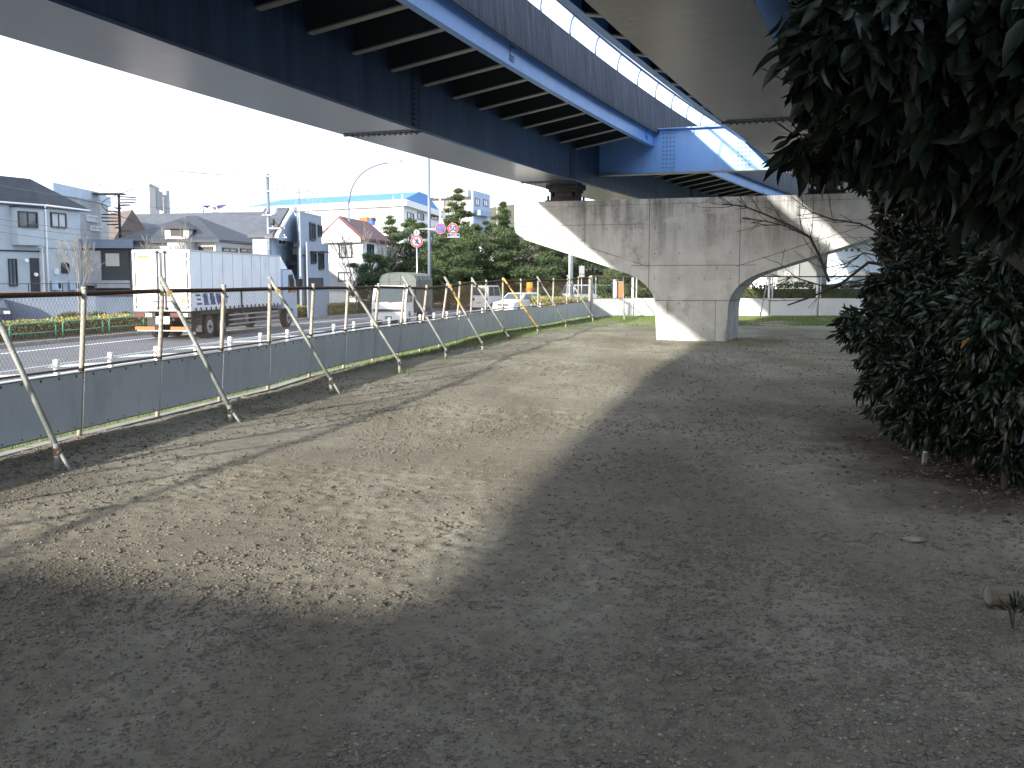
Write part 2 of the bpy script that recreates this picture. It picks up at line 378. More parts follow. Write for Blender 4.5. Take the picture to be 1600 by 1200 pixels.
def strip(off,w,y0,y1): mk.sweep([(XB(y),y,1,0) for y in np.arange(y0,y1,1.0)],[(off,-.746),(off+w,-.746)],closed_sec=False)
strip(-9.25,.22,YR0,200); strip(-.75,.14,YR0,200); strip(-3.2,.1,YR0,200); strip(-4.9,.1,YR0,200)
y=2.0
while y<140:
    mk.add([(XB(y)-4.7,y,-.742),(XB(y)-3.4,y+.9,-.742),(XB(y+1.3)-3.4,y+2.2,-.742),(XB(y+1.3)-4.7,y+1.3,-.742)],[(0,1,2,3)]); y+=3.6
structure(mk.build('road_markings',M['paint']))

# ------------------------------------------------------------------ viaducts
def cl(u): return (.0013*(8-max(u,-25))**2 if u<8 else 0)-8.65+.00215*(max(u,-30)-24)**2 if u<60 else -8.65+.00215*36**2+(u-60)*.13
def cr(u): return -2.05+.0013*(max(u,-20)-12)**2 if u<60 else -2.05+.0013*48**2+(u-60)*.12
def path(c, u0, u1, st=1.5):
    us=list(np.arange(u0,u1,st))+[u1]; out=[]
    for u in us:
        d=(c(u+.3)-c(u-.3))/.6; l=math.hypot(1,d); out.append((c(u),u,1/l,-d/l))
    return out
def pt(c,u,dn,z):
    d=(c(u+.3)-c(u-.3))/.6; l=math.hypot(1,d); return Vector((c(u)+dn/l, u-dn*d/l, z))
def hexbolt(mb, p, ax, r=.018, h=.02): mb.disc(p, r, ax, h*2, 6)
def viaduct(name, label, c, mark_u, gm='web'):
    o=fr(c(28),28)
    T=thing(name,label,'viaduct',loc=(o.x,o.y,0),rz=-TH,org=(c(28),28,0))
    U0,U1=-42,112
    P=path(c,U0,U1)
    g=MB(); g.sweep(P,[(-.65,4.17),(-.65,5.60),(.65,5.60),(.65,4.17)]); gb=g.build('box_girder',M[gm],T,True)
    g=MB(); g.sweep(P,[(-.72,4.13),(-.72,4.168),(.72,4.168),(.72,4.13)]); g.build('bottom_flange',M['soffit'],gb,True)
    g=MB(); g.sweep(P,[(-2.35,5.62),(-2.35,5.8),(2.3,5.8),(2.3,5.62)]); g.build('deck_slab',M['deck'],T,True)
    for s in (-1,1):
        g=MB()
        a,b=s*2.18,s*2.22
        g.sweep(P,[(a,5.25),(a,5.6),(b,5.6),(b,5.25)]); g.sweep(P,[(s*2.10,5.225),(s*2.10,5.248),(s*2.235,5.248),(s*2.235,5.225)])
        g.sweep(P,[(s*2.12,5.602),(s*2.12,5.617),(s*2.27,5.617),(s*2.27,5.602)])
        g.build('edge_stringer',M['steel'],T,True)
        g=MB(); g.sweep(P,[(s*2.06,5.803),(s*2.06,6.5),(s*2.28,6.5),(s*2.352,5.63),(s*2.352,5.55),(s*2.31,5.55),(s*2.31,5.803)] ); g.build('parapet',M['parapet'],T,True)
        g=MB()
        g.tube([pt(c,u,s*2.22,7.02) for u in np.arange(U0,U1,1.5)],.034,6)
        for u in np.arange(U0+1,U1-1,2.0):
            g.tube([pt(c,u,s*2.14,6.5),pt(c,u,s*2.12,6.72),pt(c,u,s*2.16,6.9),pt(c,u,s*2.22,7.0)],.022,5)
        g.build('handrail',M['rail'],T)
    u=U0+.4; k=0
    while u<100:
        if not (27.4<u<29):
            g=MB()
            for s in (-1,1):
                d=(c(u+.3)-c(u-.3))/.6
                def q(dn,z,du=0):
                    p=pt(c,u,dn,z); return (p.x+d*du,p.y+du,p.z)
                a0,a1=s*.66,s*2.17
                g.add([q(a0,4.99,-.006),q(a1,5.26,-.006),q(a1,5.6,-.006),q(a0,5.6,-.006),q(a0,4.99,.006),q(a1,5.26,.006),q(a1,5.6,.006),q(a0,5.6,.006)],
                      [(0,1,2,3),(7,6,5,4),(0,4,5,1),(1,5,6,2),(3,2,6,7),(0,3,7,4)])
                g.add([q(a0,4.965,-.075),q(a1,5.235,-.075),q(a1,5.235,.075),q(a0,4.965,.075),q(a0,4.988,-.075),q(a1,5.258,-.075),q(a1,5.258,.075),q(a0,4.988,.075)],
                      [(3,2,1,0),(4,5,6,7),(0,1,5,4),(1,2,6,5),(2,3,7,6),(3,0,4,7)],1)
                # gusset
                for du in (-.35,.35):
                    g.add([q(s*.66,5.28,du-.005),q(s*.92,5.6,du-.005),q(s*.66,5.6,du-.005),q(s*.66,5.28,du+.005),q(s*.92,5.6,du+.005),q(s*.66,5.6,du+.005)],[(0,1,2),(5,4,3),(0,3,4,1),(1,4,5,2),(2,5,3,0)])
            g.build('floor_beam',[M['bweb'],M['beam']],T)
        u+=1.36; k+=1
    for us in mark_u:
        g=MB()
        for du in (-.30,.30):
            for i in range(13):
                dn=-.62+1.24*i/12; p=pt(c,us+du*.35,dn,4.122); hexbolt(g,p,(0,0,1),.022,.018)
            for s in (-1,1):
                for i in range(16):
                    p=pt(c,us+du*.35,s*.665,4.25+1.25*i/15); hexbolt(g,p,(1,0,0),.018,.015)
        for s in (-1,1):
            g.box(pt(c,us,s*.657,4.88),(.012,.34,1.36))
        g.box(pt(c,us,0,4.124),(1.5,.05,.03)); g.box(pt(c,us-.13,0,4.128),(1.28,.2,.012)); 
        g.build('splice_plate',M['steeld'],gb)
    return T,P
M['beam']=mat('beam_flange_paint',(.22,.24,.25),(.27,.28,.27),scale=1,rough=.45)
M['steeld']=mat('dark_steel_paint',(.02,.035,.06),(.03,.05,.08),scale=2,rough=.45)
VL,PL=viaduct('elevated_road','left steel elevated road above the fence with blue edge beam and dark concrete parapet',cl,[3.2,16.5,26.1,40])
VR,PR=viaduct('elevated_road','right steel elevated road overhead beside the dark leafy trees, its grey box girder above the pier',cr,[3.2,17.3,26.6,40],'steel')  # brighter girder paint puts the sky light on its web into the colour
# blue edge beam inspection marks on left viaduct
g=MB()
for u in (16.9,27.6):
    a=pt(cl,u,2.224,0)
    g.bx(a.x,a.x+.006,a.y,a.y+.02,5.31,5.56); g.bx(a.x,a.x+.006,a.y,a.y+.22,5.545,5.56)
    for z in (5.31,5.35,5.39): g.bx(a.x,a.x+.006,a.y,a.y+.22,z,z+.016)
g.build('stencil_mark',M['navy'],VL)

# piers
def concrete():
    m=bpy.data.materials.new('pier_concrete'); m.use_nodes=True; t=m.node_tree; N=t.nodes; K=t.links; b=N['Principled BSDF']
    b.inputs['Roughness'].default_value=.85; b.inputs['Specular IOR Level'].default_value=.3
    tc=N.new('ShaderNodeTexCoord'); sx=N.new('ShaderNodeSeparateXYZ'); K.new(tc.outputs['Object'],sx.inputs[0])
    def noi(sc,st,det=6,ro=.62,off=0):
        mp=N.new('ShaderNodeMapping'); mp.inputs['Scale'].default_value=st; mp.inputs['Location'].default_value=(off,0,off); K.new(tc.outputs['Object'],mp.inputs[0])
        n=N.new('ShaderNodeTexNoise'); n.inputs['Scale'].default_value=sc; n.inputs['Detail'].default_value=det; n.inputs['Roughness'].default_value=ro
        K.new(mp.outputs[0],n.inputs[0]); return n.outputs['Fac']
    def rng(s,a,b_,c=0,d=1):
        r=N.new('ShaderNodeMapRange'); r.inputs[1].default_value=a; r.inputs[2].default_value=b_; r.inputs[3].default_value=c; r.inputs[4].default_value=d; K.new(s,r.inputs[0]); return r.outputs[0]
    def ma(op,a,c):
        x=N.new('ShaderNodeMath'); x.operation=op
        for i,q in ((0,a),(1,c)):
            if q is None: continue
            if isinstance(q,(int,float)): x.inputs[i].default_value=q
            else: K.new(q,x.inputs[i])
        return x.outputs[0]
    def mix(f,a,c):
        x=N.new('ShaderNodeMixRGB'); K.new(f,x.inputs[0])
        for i,q in ((1,a),(2,c)):
            if isinstance(q,tuple): x.inputs[i].default_value=(*q,1)
            else: K.new(q,x.inputs[i])
        return x.outputs[0]
    col=mix(rng(noi(1.2,(1,1,1)),.35,.65),(.56,.58,.59),(.45,.47,.48))
    col=mix(rng(noi(5,(1,1,1),8,.7,3),.5,.75),col,(.58,.59,.58))
    # weather stains running down from the top
    st=rng(noi(1.7,(1.6,1.6,.16),7,.65,5),.42,.62)
    top=rng(sx.outputs['Z'],2.0,3.5,.12,1)
    st2=ma('MULTIPLY',st,top); cen=rng(ma('ABSOLUTE',sx.outputs['X'],None),2.6,4.0,1,.15)
    st2=ma('MULTIPLY',ma('MULTIPLY',st2,cen),.85)
    col=mix(st2,col,(.085,.082,.08))
    bl=ma('MULTIPLY',rng(noi(1.4,(1,1,.8),8,.75,11),.52,.66),.55)
    col=mix(ma('MULTIPLY',bl,cen),col,(.14,.138,.135))
    # formwork joints
    lines=None
    def line(coord,p,w=.011,cond=None):
        nonlocal lines
        d=ma('ABSOLUTE',ma('SUBTRACT',coord,p),None); l=ma('LESS_THAN',d,w)
        if cond is not None: l=ma('MULTIPLY',l,cond)
        lines = l if lines is None else ma('MAXIMUM',lines,l)
    X=sx.outputs['X']; Z=sx.outputs['Z']
    for p in (-2.85,-1.12,1.2,2.95): line(X,p,.011,ma('GREATER_THAN',Z,1.1))
    for p in (-4.5,4.5): line(X,p,.007,ma('GREATER_THAN',Z,2.6))
    line(Z,1.95,.009,ma('LESS_THAN',ma('ABSOLUTE',X,None),1.6)); line(Z,1.05,.012)
    line(Z,3.02,.007,ma('GREATER_THAN',ma('ABSOLUTE',X,None),1.2)); line(Z,3.52,.005); line(Z,2.6,.006,ma('GREATER_THAN',ma('ABSOLUTE',X,None),2.85))
    for p in (-.62,.62): line(X,p,.008,ma('LESS_THAN',Z,1.04))
    # rounded-edge joint parallel to the sloping underside
    ax=ma('ABSOLUTE',X,None); lz=ma('SUBTRACT',Z,ma('ADD',ma('MULTIPLY',ax,.318),1.56)); line(lz,0,.010,ma('GREATER_THAN',ax,1.12))
    col=mix(ma('MULTIPLY',lines,.75),col,(.10,.095,.09))
    # formwork tie holes and patchy repair marks
    fx_=ma('SUBTRACT',ma('FRACT',ma('MULTIPLY',X,1.55),None),.5); fz_=ma('SUBTRACT',ma('FRACT',ma('MULTIPLY',Z,1.55),None),.5)
    hole=ma('LESS_THAN',ma('ADD',ma('MULTIPLY',fx_,fx_),ma('MULTIPLY',fz_,fz_)),.0011)
    col=mix(ma('MULTIPLY',hole,.6),col,(.12,.115,.11))
    col=mix(ma('MULTIPLY',rng(noi(2.6,(.5,1,1.2),3,.4,21),.60,.64),.35),col,(.62,.62,.60))
    # algae at the foot
    ft=ma('MULTIPLY',rng(Z,.0,.35,1,0),rng(noi(3,(1,1,.5),5,.6,9),.4,.6)); col=mix(ma('MULTIPLY',ft,.6),col,(.22,.22,.12))
    K.new(col,b.inputs['Base Color'])
    h=ma('SUBTRACT',noi(22,(1,1,.5),8,.7),ma('MULTIPLY',lines,1.2))
    bp=N.new('ShaderNodeBump'); bp.inputs['Strength'].default_value=.35; bp.inputs['Distance'].default_value=.02; K.new(h,bp.inputs['Height']); K.new(bp.outputs[0],b.inputs['Normal'])
    return m
M['conc']=concrete()
def pier(label, n0, u0):
    o=fr(n0,u0+1)
    T=thing('bridge_pier',label,'bridge pier',loc=(o.x,o.y,0),rz=-TH,org=(n0,u0+1,0))
    ol=[(-4.92,3.66),(-4.92,2.86),(-4.86,2.70),(-4.70,2.60),(-4.45,2.63-.03)]
    ol=[(-4.92,3.66),(-4.92,2.98),(-4.88,2.84),(-4.76,2.74),(-4.55,2.66)]+[((1-t)**2*-1.85+2*t*(1-t)*-.93+t*t*-.93,(1-t)**2*1.80+2*t*(1-t)*1.50+t*t*.80) for t in [k/9 for k in range(10)]]
    capP=ol+[(-x,z) for x,z in reversed(ol)]
    colP=[(-.93,-.4),(-.93,.949),(.93,.949),(.93,-.4)]
    poly=[(-.93,-.4)][:0]+ol+[(-.93,.6),(-.93,-.4),(.93,-.4),(.93,.6)]+[(-x,z) for x,z in reversed(ol)]
    bm=bmesh.new(); fv=[bm.verts.new((x,-1.0,z)) for x,z in poly]; bv=[bm.verts.new((x,1.0,z)) for x,z in poly]; n=len(poly); bm.faces.new(fv); bm.faces.new(bv[::-1]); es=[]
    for i in range(n):
        j=(i+1)%n; bm.faces.new((fv[j],fv[i],bv[i],bv[j]))
        if not (abs(poly[i][1]-poly[j][1])<1e-6):
            es.append(bm.edges.get((fv[i],fv[j]))); es.append(bm.edges.get((bv[i],bv[j])))
    bmesh.ops.bevel(bm,geom=es,offset=.27,segments=6,profile=.5,affect='EDGES',clamp_overlap=False)
    bmesh.ops.recalc_face_normals(bm,faces=bm.faces)
    for nm,lower in (('cap_beam',False),('column',True)):
        b2=bm.copy(); bmesh.ops.bisect_plane(b2,geom=b2.verts[:]+b2.edges[:]+b2.faces[:],plane_co=(0,0,1.05 if not lower else 1.047),plane_no=(0,0,1),clear_inner=not lower,clear_outer=lower)
        me=bpy.data.meshes.new(nm); b2.to_mesh(me); b2.free(); me.materials.append(M['conc'])
        for p in me.polygons: p.use_smooth=True
        me.set_sharp_from_angle(angle=R(28))
        ob=bpy.data.objects.new(nm,me); COL.objects.link(ob); ob.parent=T; ORG[ob.name]=ORG[T.name]
    bm.free()
    for cc in (cl,cr):
        b=MB(); x=cc(u0+1)
        b.box((x,u0+1,3.70),(.95,.85,.08)); b.box((x,u0+1,3.79),(.72,.66,.10),0,0,.85); b.box((x,u0+1,3.90),(.5,.5,.12)); b.box((x,u0+1,4.0),(.78,.7,.08)); b.box((x,u0+1,4.085),(.9,.8,.085))
        for i in (-1,1):
            for j in (-1,1): b.tube([(x+i*.4,u0+1+j*.35,3.72),(x+i*.4,u0+1+j*.35,3.86)],.035,6)
            b.box((x+i*.36,u0+1,3.86),(.06,.4,.22))
        b.build('bearing',M['dark'],T)
    return T
pier('wide concrete pier with hammerhead cap carrying both elevated roads',-4.93,26.6)
pier('concrete pier behind the viewer under both elevated roads',-4.0,-9.3)
def crossbeam(label,u):
    o=fr(-5,u)
    T=thing('cross_girder',label,'girder',loc=(o.x,o.y,4.5),rz=-TH,org=(-5,u,4.5))
    n0=cl(u)+.66; n1=cr(u)-.66
    g=MB(); g.bx(n0,n1,u-.012,u+.012,4.5,5.66); g.build('web',M['steel'],T)
    g=MB(); g.bx(n0,n1,u-.17,u+.17,5.664,5.69)
    g.build('top_flange',M['steel'],T)
    g=MB(); g.bx(n0,n1,u-.17,u+.17,4.472,4.498); g.build('bottom_flange',M['beam'],T)
    for nc in (-5.98,-3.95):
        g=MB(); g.bx(nc-.22,nc+.22,u-.024,u-.014,4.56,5.62)
        for i in (0,1,2,3):
            for k in range(9): g.disc((nc-.15+.1*i,u-.03,4.64+.115*k),.024,(0,1,0),.03,6,1)
        g.build('bolted_splice',[M['steel'],M['bolt']],T)
crossbeam('bright blue cross girder with two rows of bolts joining both elevated roads above the pier',28.55)
crossbeam('blue cross girder behind the viewer joining both elevated roads',-7.4)

# ------------------------------------------------------------------ site fence on the left
def mesh_part(A,B,At,Bt,z0f,name,parent,m,pitch,r=.0016):
    # chain link between two posts; A,B base, At,Bt top points; z0f = height fraction of its foot
    a0=A.lerp(At,z0f); b0=B.lerp(Bt,z0f); a1=At; b1=Bt
    Lx=(b0-a0).length; H=(a1-a0).length
    V=[];Fc=[];k=0
    step=pitch; run=H*.72
    def P(s,t):
        s=min(max(s/Lx,0),1); return a0.lerp(b0,s).lerp(a1.lerp(b1,s),t)
    nrm=(b0-a0).cross(a1-a0).normalized()
    for sg in (1,-1):
        s=-run
        while s<Lx+run:
            s0,s1=(s,s+run) if sg>0 else (s+run,s)
            t0,t1=0.,1.
            def clampline(s0,s1,t0,t1):
                ds=s1-s0
                ta,tb=0.,1.
                if ds>0: ta=max(ta,(0-s0)/ds); tb=min(tb,(Lx-s0)/ds)
                else: ta=max(ta,(Lx-s0)/ds); tb=min(tb,(0-s0)/ds)
                return ta,tb
            ta,tb=clampline(s0,s1,0,1)
            if tb-ta>.02:
                p=P(s0+(s1-s0)*ta,ta)+nrm*(.002*sg); q=P(s0+(s1-s0)*tb,tb)+nrm*(.002*sg)
                d=(q-p).normalized(); e=d.cross(nrm).normalized()
                for w in (p,q):
                    V+= [w+e*r, w-e*r*.5+nrm*r*.87, w-e*r*.5-nrm*r*.87]
                Fc+=[(k,k+1,k+4,k+3),(k+1,k+2,k+5,k+4),(k+2,k,k+3,k+5)]; k+=6
            s+=step
    return np_mesh(name,np.array([tuple(v) for v in V]),np.array(Fc),m,parent)
FT=thing_w('site_fence','low site fence of grey sheets and wire mesh beside the road, propped by slanting pipes','fence',(FP[9][0].x,FP[9][0].y,0))
rng=random.Random(4)
BR=[(8,(90,702),(90,735),(-36,428)),(10,(360,640),(361,660),(250,430)),(12,(518,595),(518,614),(421,433)),(14,(625,566),(625,583),(543,437)),
    (16,(698,548),(696,562),(630,433)),(18,(754,537),(755,546),(695,433)),(20,(795,526),(795,532),(737,434)),(22,(840,511),(841,520),(786,434)),(24,(884,504),(885,512),(839,432)),(26,(926,494),(927,503),(886,430))]
nP=len(FP)
for i,(b,t) in enumerate(FP):
    g=MB(); g.tube([b+Vector((0,0,-.1)),t+Vector((0,0,.03))],.027 if i<nP-1 else .06,8); g.tube([t+Vector((0,0,.03)),t+Vector((0,0,.05))],.033,8)
    for f in (.46,.22,.1): q=b.lerp(t,f); g.tube([q,q+Vector((0,0,.03))],.032,8,1)
    g.build('post',[M['postw'],M['rust']],FT)
for i in range(nP-1):
    A,At=FP[i]; B,Bt=FP[i+1]
    tan=(B-A).normalized(); nrm=Vector((tan.y,-tan.x,0)); hgt=At.z
    off=nrm*.034
    f0=.085/hgt; f1=.66/hgt; gap=.018
    def P(s,f,o=off): 
        s=max(0,min(1,s)); return A.lerp(B,s).lerp(At.lerp(Bt,s),f)+o
    L_=(B-A).length; e=gap/L_
    g=MB()
    nx=6; vs=[]
    for k in range(nx+1):
        s=e+(1-2*e)*k/nx; wob=rng.uniform(-.006,.006)
        vs+=[P(s,f0,off+nrm*wob),P(s,f1,off+nrm*wob*.5)]
    g.add(vs,[(2*k,2*k+2,2*k+3,2*k+1) for k in range(nx)],0,True)
    vs2=[v-nrm*.004 for v in vs]; g.add(vs2,[(2*k+1,2*k+3,2*k+2,2*k) for k in range(nx)],0,True)
    # folded top and bottom lips
    for f in (f0,f1):
        for k in range(nx): g.tube([P(e+(1-2*e)*k/nx,f),P(e+(1-2*e)*(k+1)/nx,f)],.007,4,1)
    for k in range(5):
        s=.1+.2*k; q=P(s,f1-.02,off+nrm*.006); g.box(q,(.009,.009,.026),0,2)
        q=P(s,f0+.02,off+nrm*.006); g.box(q,(.008,.008,.014),0,2)
    g.build('sheet_panel',[M['panel'],M['kerb'],M['rust']],FT)
    if i>=5: mesh_part(A,B,At,Bt,.70/hgt,'wire_mesh',FT,M['wire'],.052 if i<16 else .075,.0014 if i<14 else .0017)
for nm,z,r_,m in (('top_rail',-.02,.026,'rust'),('middle_rail',None,.013,'rust')):
    g=MB(); pts=[]
    for b,t in FP:
        pts.append(t+Vector((0,0,z)) if z is not None else b.lerp(t,.70/t.z))
    off=Vector((-.04,.01,0))
    g.tube([p+off for p in pts],r_,7); g.build(nm,M[m],FT)
g=MB()
for i in range(nP-1):
    A,B=FP[i][0],FP[i+1][0]; g.add([A+Vector((-.1,0,-.1)),B+Vector((-.1,0,-.1)),B+Vector((.03,0,-.1)),A+Vector((.03,0,-.1)),A+Vector((-.1,0,.012)),B+Vector((-.1,0,.012)),B+Vector((.03,0,.012)),A+Vector((.03,0,.012))],[(4,5,6,7),(0,4,7,3),(1,2,6,5),(3,7,6,2),(0,1,5,4)][0:1]+[(3,2,6,7),(1,0,4,5)])
g.build('footing',M['kerb'],FT,True)
for i,foot,base,top in BR:
    q=gr(*base); A=at(foot[0],foot[1],q.y); pa=FP[i][1]; tp=at(top[0],top[1],pa.y-.05)
    g=MB(); om = (i==22)
    g.tube([A-(tp-A).normalized()*.04,tp],.0255,8,0)
    g.tube([tp-(tp-A).normalized()*.0,tp-(tp-A).normalized()*.02],.027,8,1)
    j=A.lerp(tp,.86); g.box(j,(.055,.06,.07),.4,2); 
    if i==18: g.tube([A.lerp(tp,.55),A.lerp(tp,.8)],.028,8,2)
    br=g.build('brace',[M['orange'] if om else M['pipe'],M['postw'],M['orange'] if i==18 else M['plateYd'] if i<13 else M['rust']],FT)
    if om: br['label']='orange painted slanting prop'
    g=MB(); g.tube([Vector((q.x,q.y,-.15)),Vector((A.x-.01,A.y,A.z+.05))],.027,8); g.box((A.x,A.y,A.z-.02),(.065,.06,.06),.3,1)
    if i in (8,10,12): g.tube([(A.x+.02,A.y,A.z-.02),(q.x+.14,q.y-.05,-.03)],.018,6)
    g.build('stake',[M['pipe'],M['rust']],br)

# far white fence
FW=thing_w('white_site_fence','white sheet panel fence topped with wire mesh across the far end of the dirt','fence',(12,44.3,0))
fw=[]
for px in (922,988,1063,1131,1200,1275,1352,1430,1510,1590,1670,1750,1830,1910): 
    p=gr(px,495.5); p=Vector(((px-800)/F*FARY*1.0,FARY,0)); fw.append((p,Vector((p.x,FARY,1.72))))
fw[0]=(FP[-1][0]+Vector((.1,.15,0)),FP[-1][0]+Vector((.1,.15,1.74)))
for i,(b,t) in enumerate(fw):
    g=MB(); g.tube([b+Vector((0,0,-.1)),t],.05,8); g.tube([b+Vector((.17,.1,-.1)),t+Vector((.17,.1,0))],.03,6); g.build('post',M['white'],FW)
for i in range(len(fw)-1):
    A,At=fw[i];B,Bt=fw[i+1]; g=MB(); a=A+Vector((.06,-.06,.05)); b=B+Vector((-.04,-.06,.05))
    g.add([a,b,b+Vector((0,0,.74)),a+Vector((0,0,.74)),a+Vector((0,.01,0)),b+Vector((0,.01,0)),b+Vector((0,.01,.74)),a+Vector((0,.01,.74))],[(0,1,2,3),(7,6,5,4),(3,2,6,7),(0,4,5,1)],0)
    g.tube([a+Vector((0,-.01,.75)),b+Vector((0,-.01,.75))],.012,5,1)
    g.build('sheet_panel',[M['panelw'],M['rust']],FW)
    mesh_part(A,B,At,Bt,.48,'wire_mesh',FW,M['wire'],.085,.0022)
g=MB(); g.tube([t+Vector((0,-.06,-.02)) for b,t in fw],.026,7); g.build('top_rail',M['railo'] if 'railo' in M else M['rust'],FW)
g=MB(); g.bx(fw[0][0].x,60,FARY-.08,FARY+.1,-.1,.045); g.build('footing',M['kerb'],FW)
for (tx,ty,bx_,by_) in ((1200,430,1187,497),(974,432,975,497)):
    g=MB(); a=at(tx,ty,FARY-.1); b=gr(bx_,by_+3); g.tube([b,a],.024,7); g.tube([Vector((b.x+.02,b.y,-.1)),Vector((b.x+.02,b.y,.3))],.026,7); g.build('brace',M['pipe'],FW)

# ------------------------------------------------------------------ guard rail along the kerb
GT=thing_w('guard_rail','white pipe guard rail with round posts along the near kerb of the road','guard rail',(XB(30)+.1,30,-.62))
ys_=[]; y=8.0
while y<80: ys_.append(y); y+=1.97
for y in ys_:
    g=MB(); x=XB(y)+.3; g.tube([(x,y,-.7),(x,y,.03),(x,y,.052)],.06,10); g.tube([(x,y,.052),(x,y,.065)],.045,10); g.tube([(x,y,-.02),(x,y,.0)],.064,10); g.build('post',M['white'],GT)
for z in (-.05,-.25,-.45):
    g=MB(); g.tube([(XB(y)+.24,y,z) for y in ys_],.023,6); g.build('rail',M['white'],GT)
def cY(px, off):      # distance at which the road-parallel line with this offset is seen at column px
    lo,hi=5,200
    for _ in range(50):
        m=(lo+hi)/2
        if (XB(m)+off)/m < (px-800)/F*0.995: lo=m
        else: hi=m
    return m
# green barriers
def barrier(i, p0, p1, lab):
    y0,y1=cY(p0,-11.6),cY(p1,-11.6); a=Vector((XB(y0)-11.6,y0,-.7)); b=Vector((XB(y1)-11.6,y1,-.7)); d=(b-a).normalized()
    T=thing_w('pipe_barrier',lab,'barrier',tuple(a),'green pipe barriers in front of the hedge')
    z1=.68; g=MB(); r=.14; pts=[a,a+Vector((0,0,z1-r))]
    for k in range(1,5): t=R(90*k/4); pts.append(a+d*(r-r*math.cos(t))+Vector((0,0,z1-r+r*math.sin(t))))
    for k in range(0,5): t=R(90*k/4); pts.append(b-d*(r-r*math.sin(t))+Vector((0,0,z1-r+r*math.cos(t))))
    pts.append(b); g.tube(pts,.03,8); g.build('hoop',M['green'],T)
    g=MB(); g.tube([a+Vector((0,0,.33)),b+Vector((0,0,.33))],.024,8); g.build('cross_bar',M['green'],T)
bl=['green hooped pipe barrier leftmost, below the house','green hooped pipe barrier in the middle, behind the first full fence post','green hooped pipe barrier beside the rear of the box truck',]
for i,(a,b) in enumerate(((11,84),(95,158),(168,222))): barrier(i,a,b,bl[i])

# ------------------------------------------------------------------ foliage tools (numpy)
def leaf_cloud(name, C, D, size, mats, parent, seed, wid=.36, fold=.25, mi=None, curl=.25):
    """C centres (leaf base), D directions (unit), size per leaf. two-halves folded leaf of 4 quads"""
    rg=np.random.default_rng(seed); n=len(C)
    D=D/np.linalg.norm(D,axis=1,keepdims=True)
    up=rg.normal(size=(n,3)); S=np.cross(D,up); S/=np.linalg.norm(S,axis=1,keepdims=True); Nn=np.cross(S,D)
    size=np.asarray(size)[:,None]*np.ones((n,1)); w=size*wid/2
    ts=(.0,.22,.48,.74,1.0); ws=(.0,.72,1.0,.62,.0); bend=(.0,.10,.12,.0,-.35)
    mid=[C+D*size*t+Nn*size*curl*q for t,q in zip(ts,bend)]
    Vl=list(mid)
    for sgn in (1,-1):
        for i in (1,2,3): Vl.append(mid[i]+S*(sgn*w*ws[i])+Nn*w*ws[i]*fold*2)
    V=np.stack(Vl,1).reshape(-1,3); n8=11
    b=(np.arange(n)*n8)[:,None]
    tri=[]
    for o_,fl in ((5,False),(8,True)):
        t_=[(0,o_,1),(1,o_,o_+1),(1,o_+1,2),(2,o_+1,o_+2),(2,o_+2,3),(3,o_+2,4)]
        tri+= [t[::-1] for t in t_] if fl else t_
    tri=np.array(tri)
    Fc=(b[:,None,:]+tri[None]).reshape(-1,3)
    mm=None
    if mi is not None: mm=np.repeat(mi,len(tri))
    return np_mesh(name,V,Fc,mats,parent,nper=3,mi=mm,smooth=True)
def rand_dir(rg,n): 
    d=rg.normal(size=(n,3)); return d/np.linalg.norm(d,axis=1,keepdims=True)
def needle_cloud(name, C, size, mat_, parent, seed, upb=.5, wid=.3, k=4, mi=None):
    rg=np.random.default_rng(seed); n=len(C); V=[];
    Vs=[];
    for j in range(k):
        D=rand_dir(rg,n); D[:,2]+=upb; D/=np.linalg.norm(D,axis=1,keepdims=True)
        S=np.cross(D,rand_dir(rg,n)); S/=np.linalg.norm(S,axis=1,keepdims=True); s=(size*rg.uniform(.6,1.3,n))[:,None]
        Vs.append(np.stack([C-S*s*wid*.5,C+S*s*wid*.5,C+D*s],1))
    V=np.concatenate(Vs,0).reshape(-1,3); Fc=np.arange(len(V)).reshape(-1,3)
    mm=np.tile(mi,k) if mi is not None else None
    return np_mesh(name,V,Fc,mat_,parent,nper=3,mi=mm)
def hedge(name,label,cat,pts,w,h,mname,dens=260,ls=.07,seed=1,z0=-.66,group=None):
    T=thing_w(name,label,cat,(pts[0][0],pts[0][1],z0),group)
    rg=np.random.default_rng(seed); pts=[Vector((p[0],p[1],z0)) for p in pts]
    core=MB(); C=[]
    for a,b in zip(pts[:-1],pts[1:]):
        d=(b-a); l=d.length; d=d/l; nn=Vector((-d.y,d.x,0)); ww=w*.42
        core.add([a-nn*ww,b-nn*ww,b+nn*ww,a+nn*ww]+[p+Vector((0,0,h*.88)) for p in (a-nn*ww,b-nn*ww,b+nn*ww,a+nn*ww)],[(0,1,2,3),(4,5,6,7),(0,1,5,4),(1,2,6,5),(2,3,7,6),(3,0,4,7)])
        n=int(l*dens); s=rg.uniform(0,l,n); kind=rg.random(n); t=rg.uniform(-w/2,w/2,n); z=rg.uniform(.05,h,n)
        side=np.where(rg.random(n)<.5,1,-1); top=kind<.45
        t=np.where(top,t,side*w/2*rg.uniform(.85,1.06,n)); z=np.where(top,h*rg.uniform(.88,1.05,n)+.05*np.sin(s*2.3)*h,z)
        t*=np.where(z<h*.3,.85,1)
        C.append(np.stack([a.x+d.x*s+nn.x*t,a.y+d.y*s+nn.y*t,z0+z],1))
    core.build('inner_growth',M['bushr'] if mname!='hedged' else M['hedged'],T,True)
    C=np.concatenate(C); needle_cloud('foliage',C,np.full(len(C),ls),M[mname],T,seed,.3,.7,2)
    return T
def road_line(off,y0,y1,st=3.0): return [(XB(y)+off,y) for y in np.arange(y0,y1,st)]
hedge('clipped_hedge','yellow green clipped hedge along the far kerb behind the green barriers','hedge',road_line(-12.9,27,76),1.1,.66,'hedgey',230,.085,2)
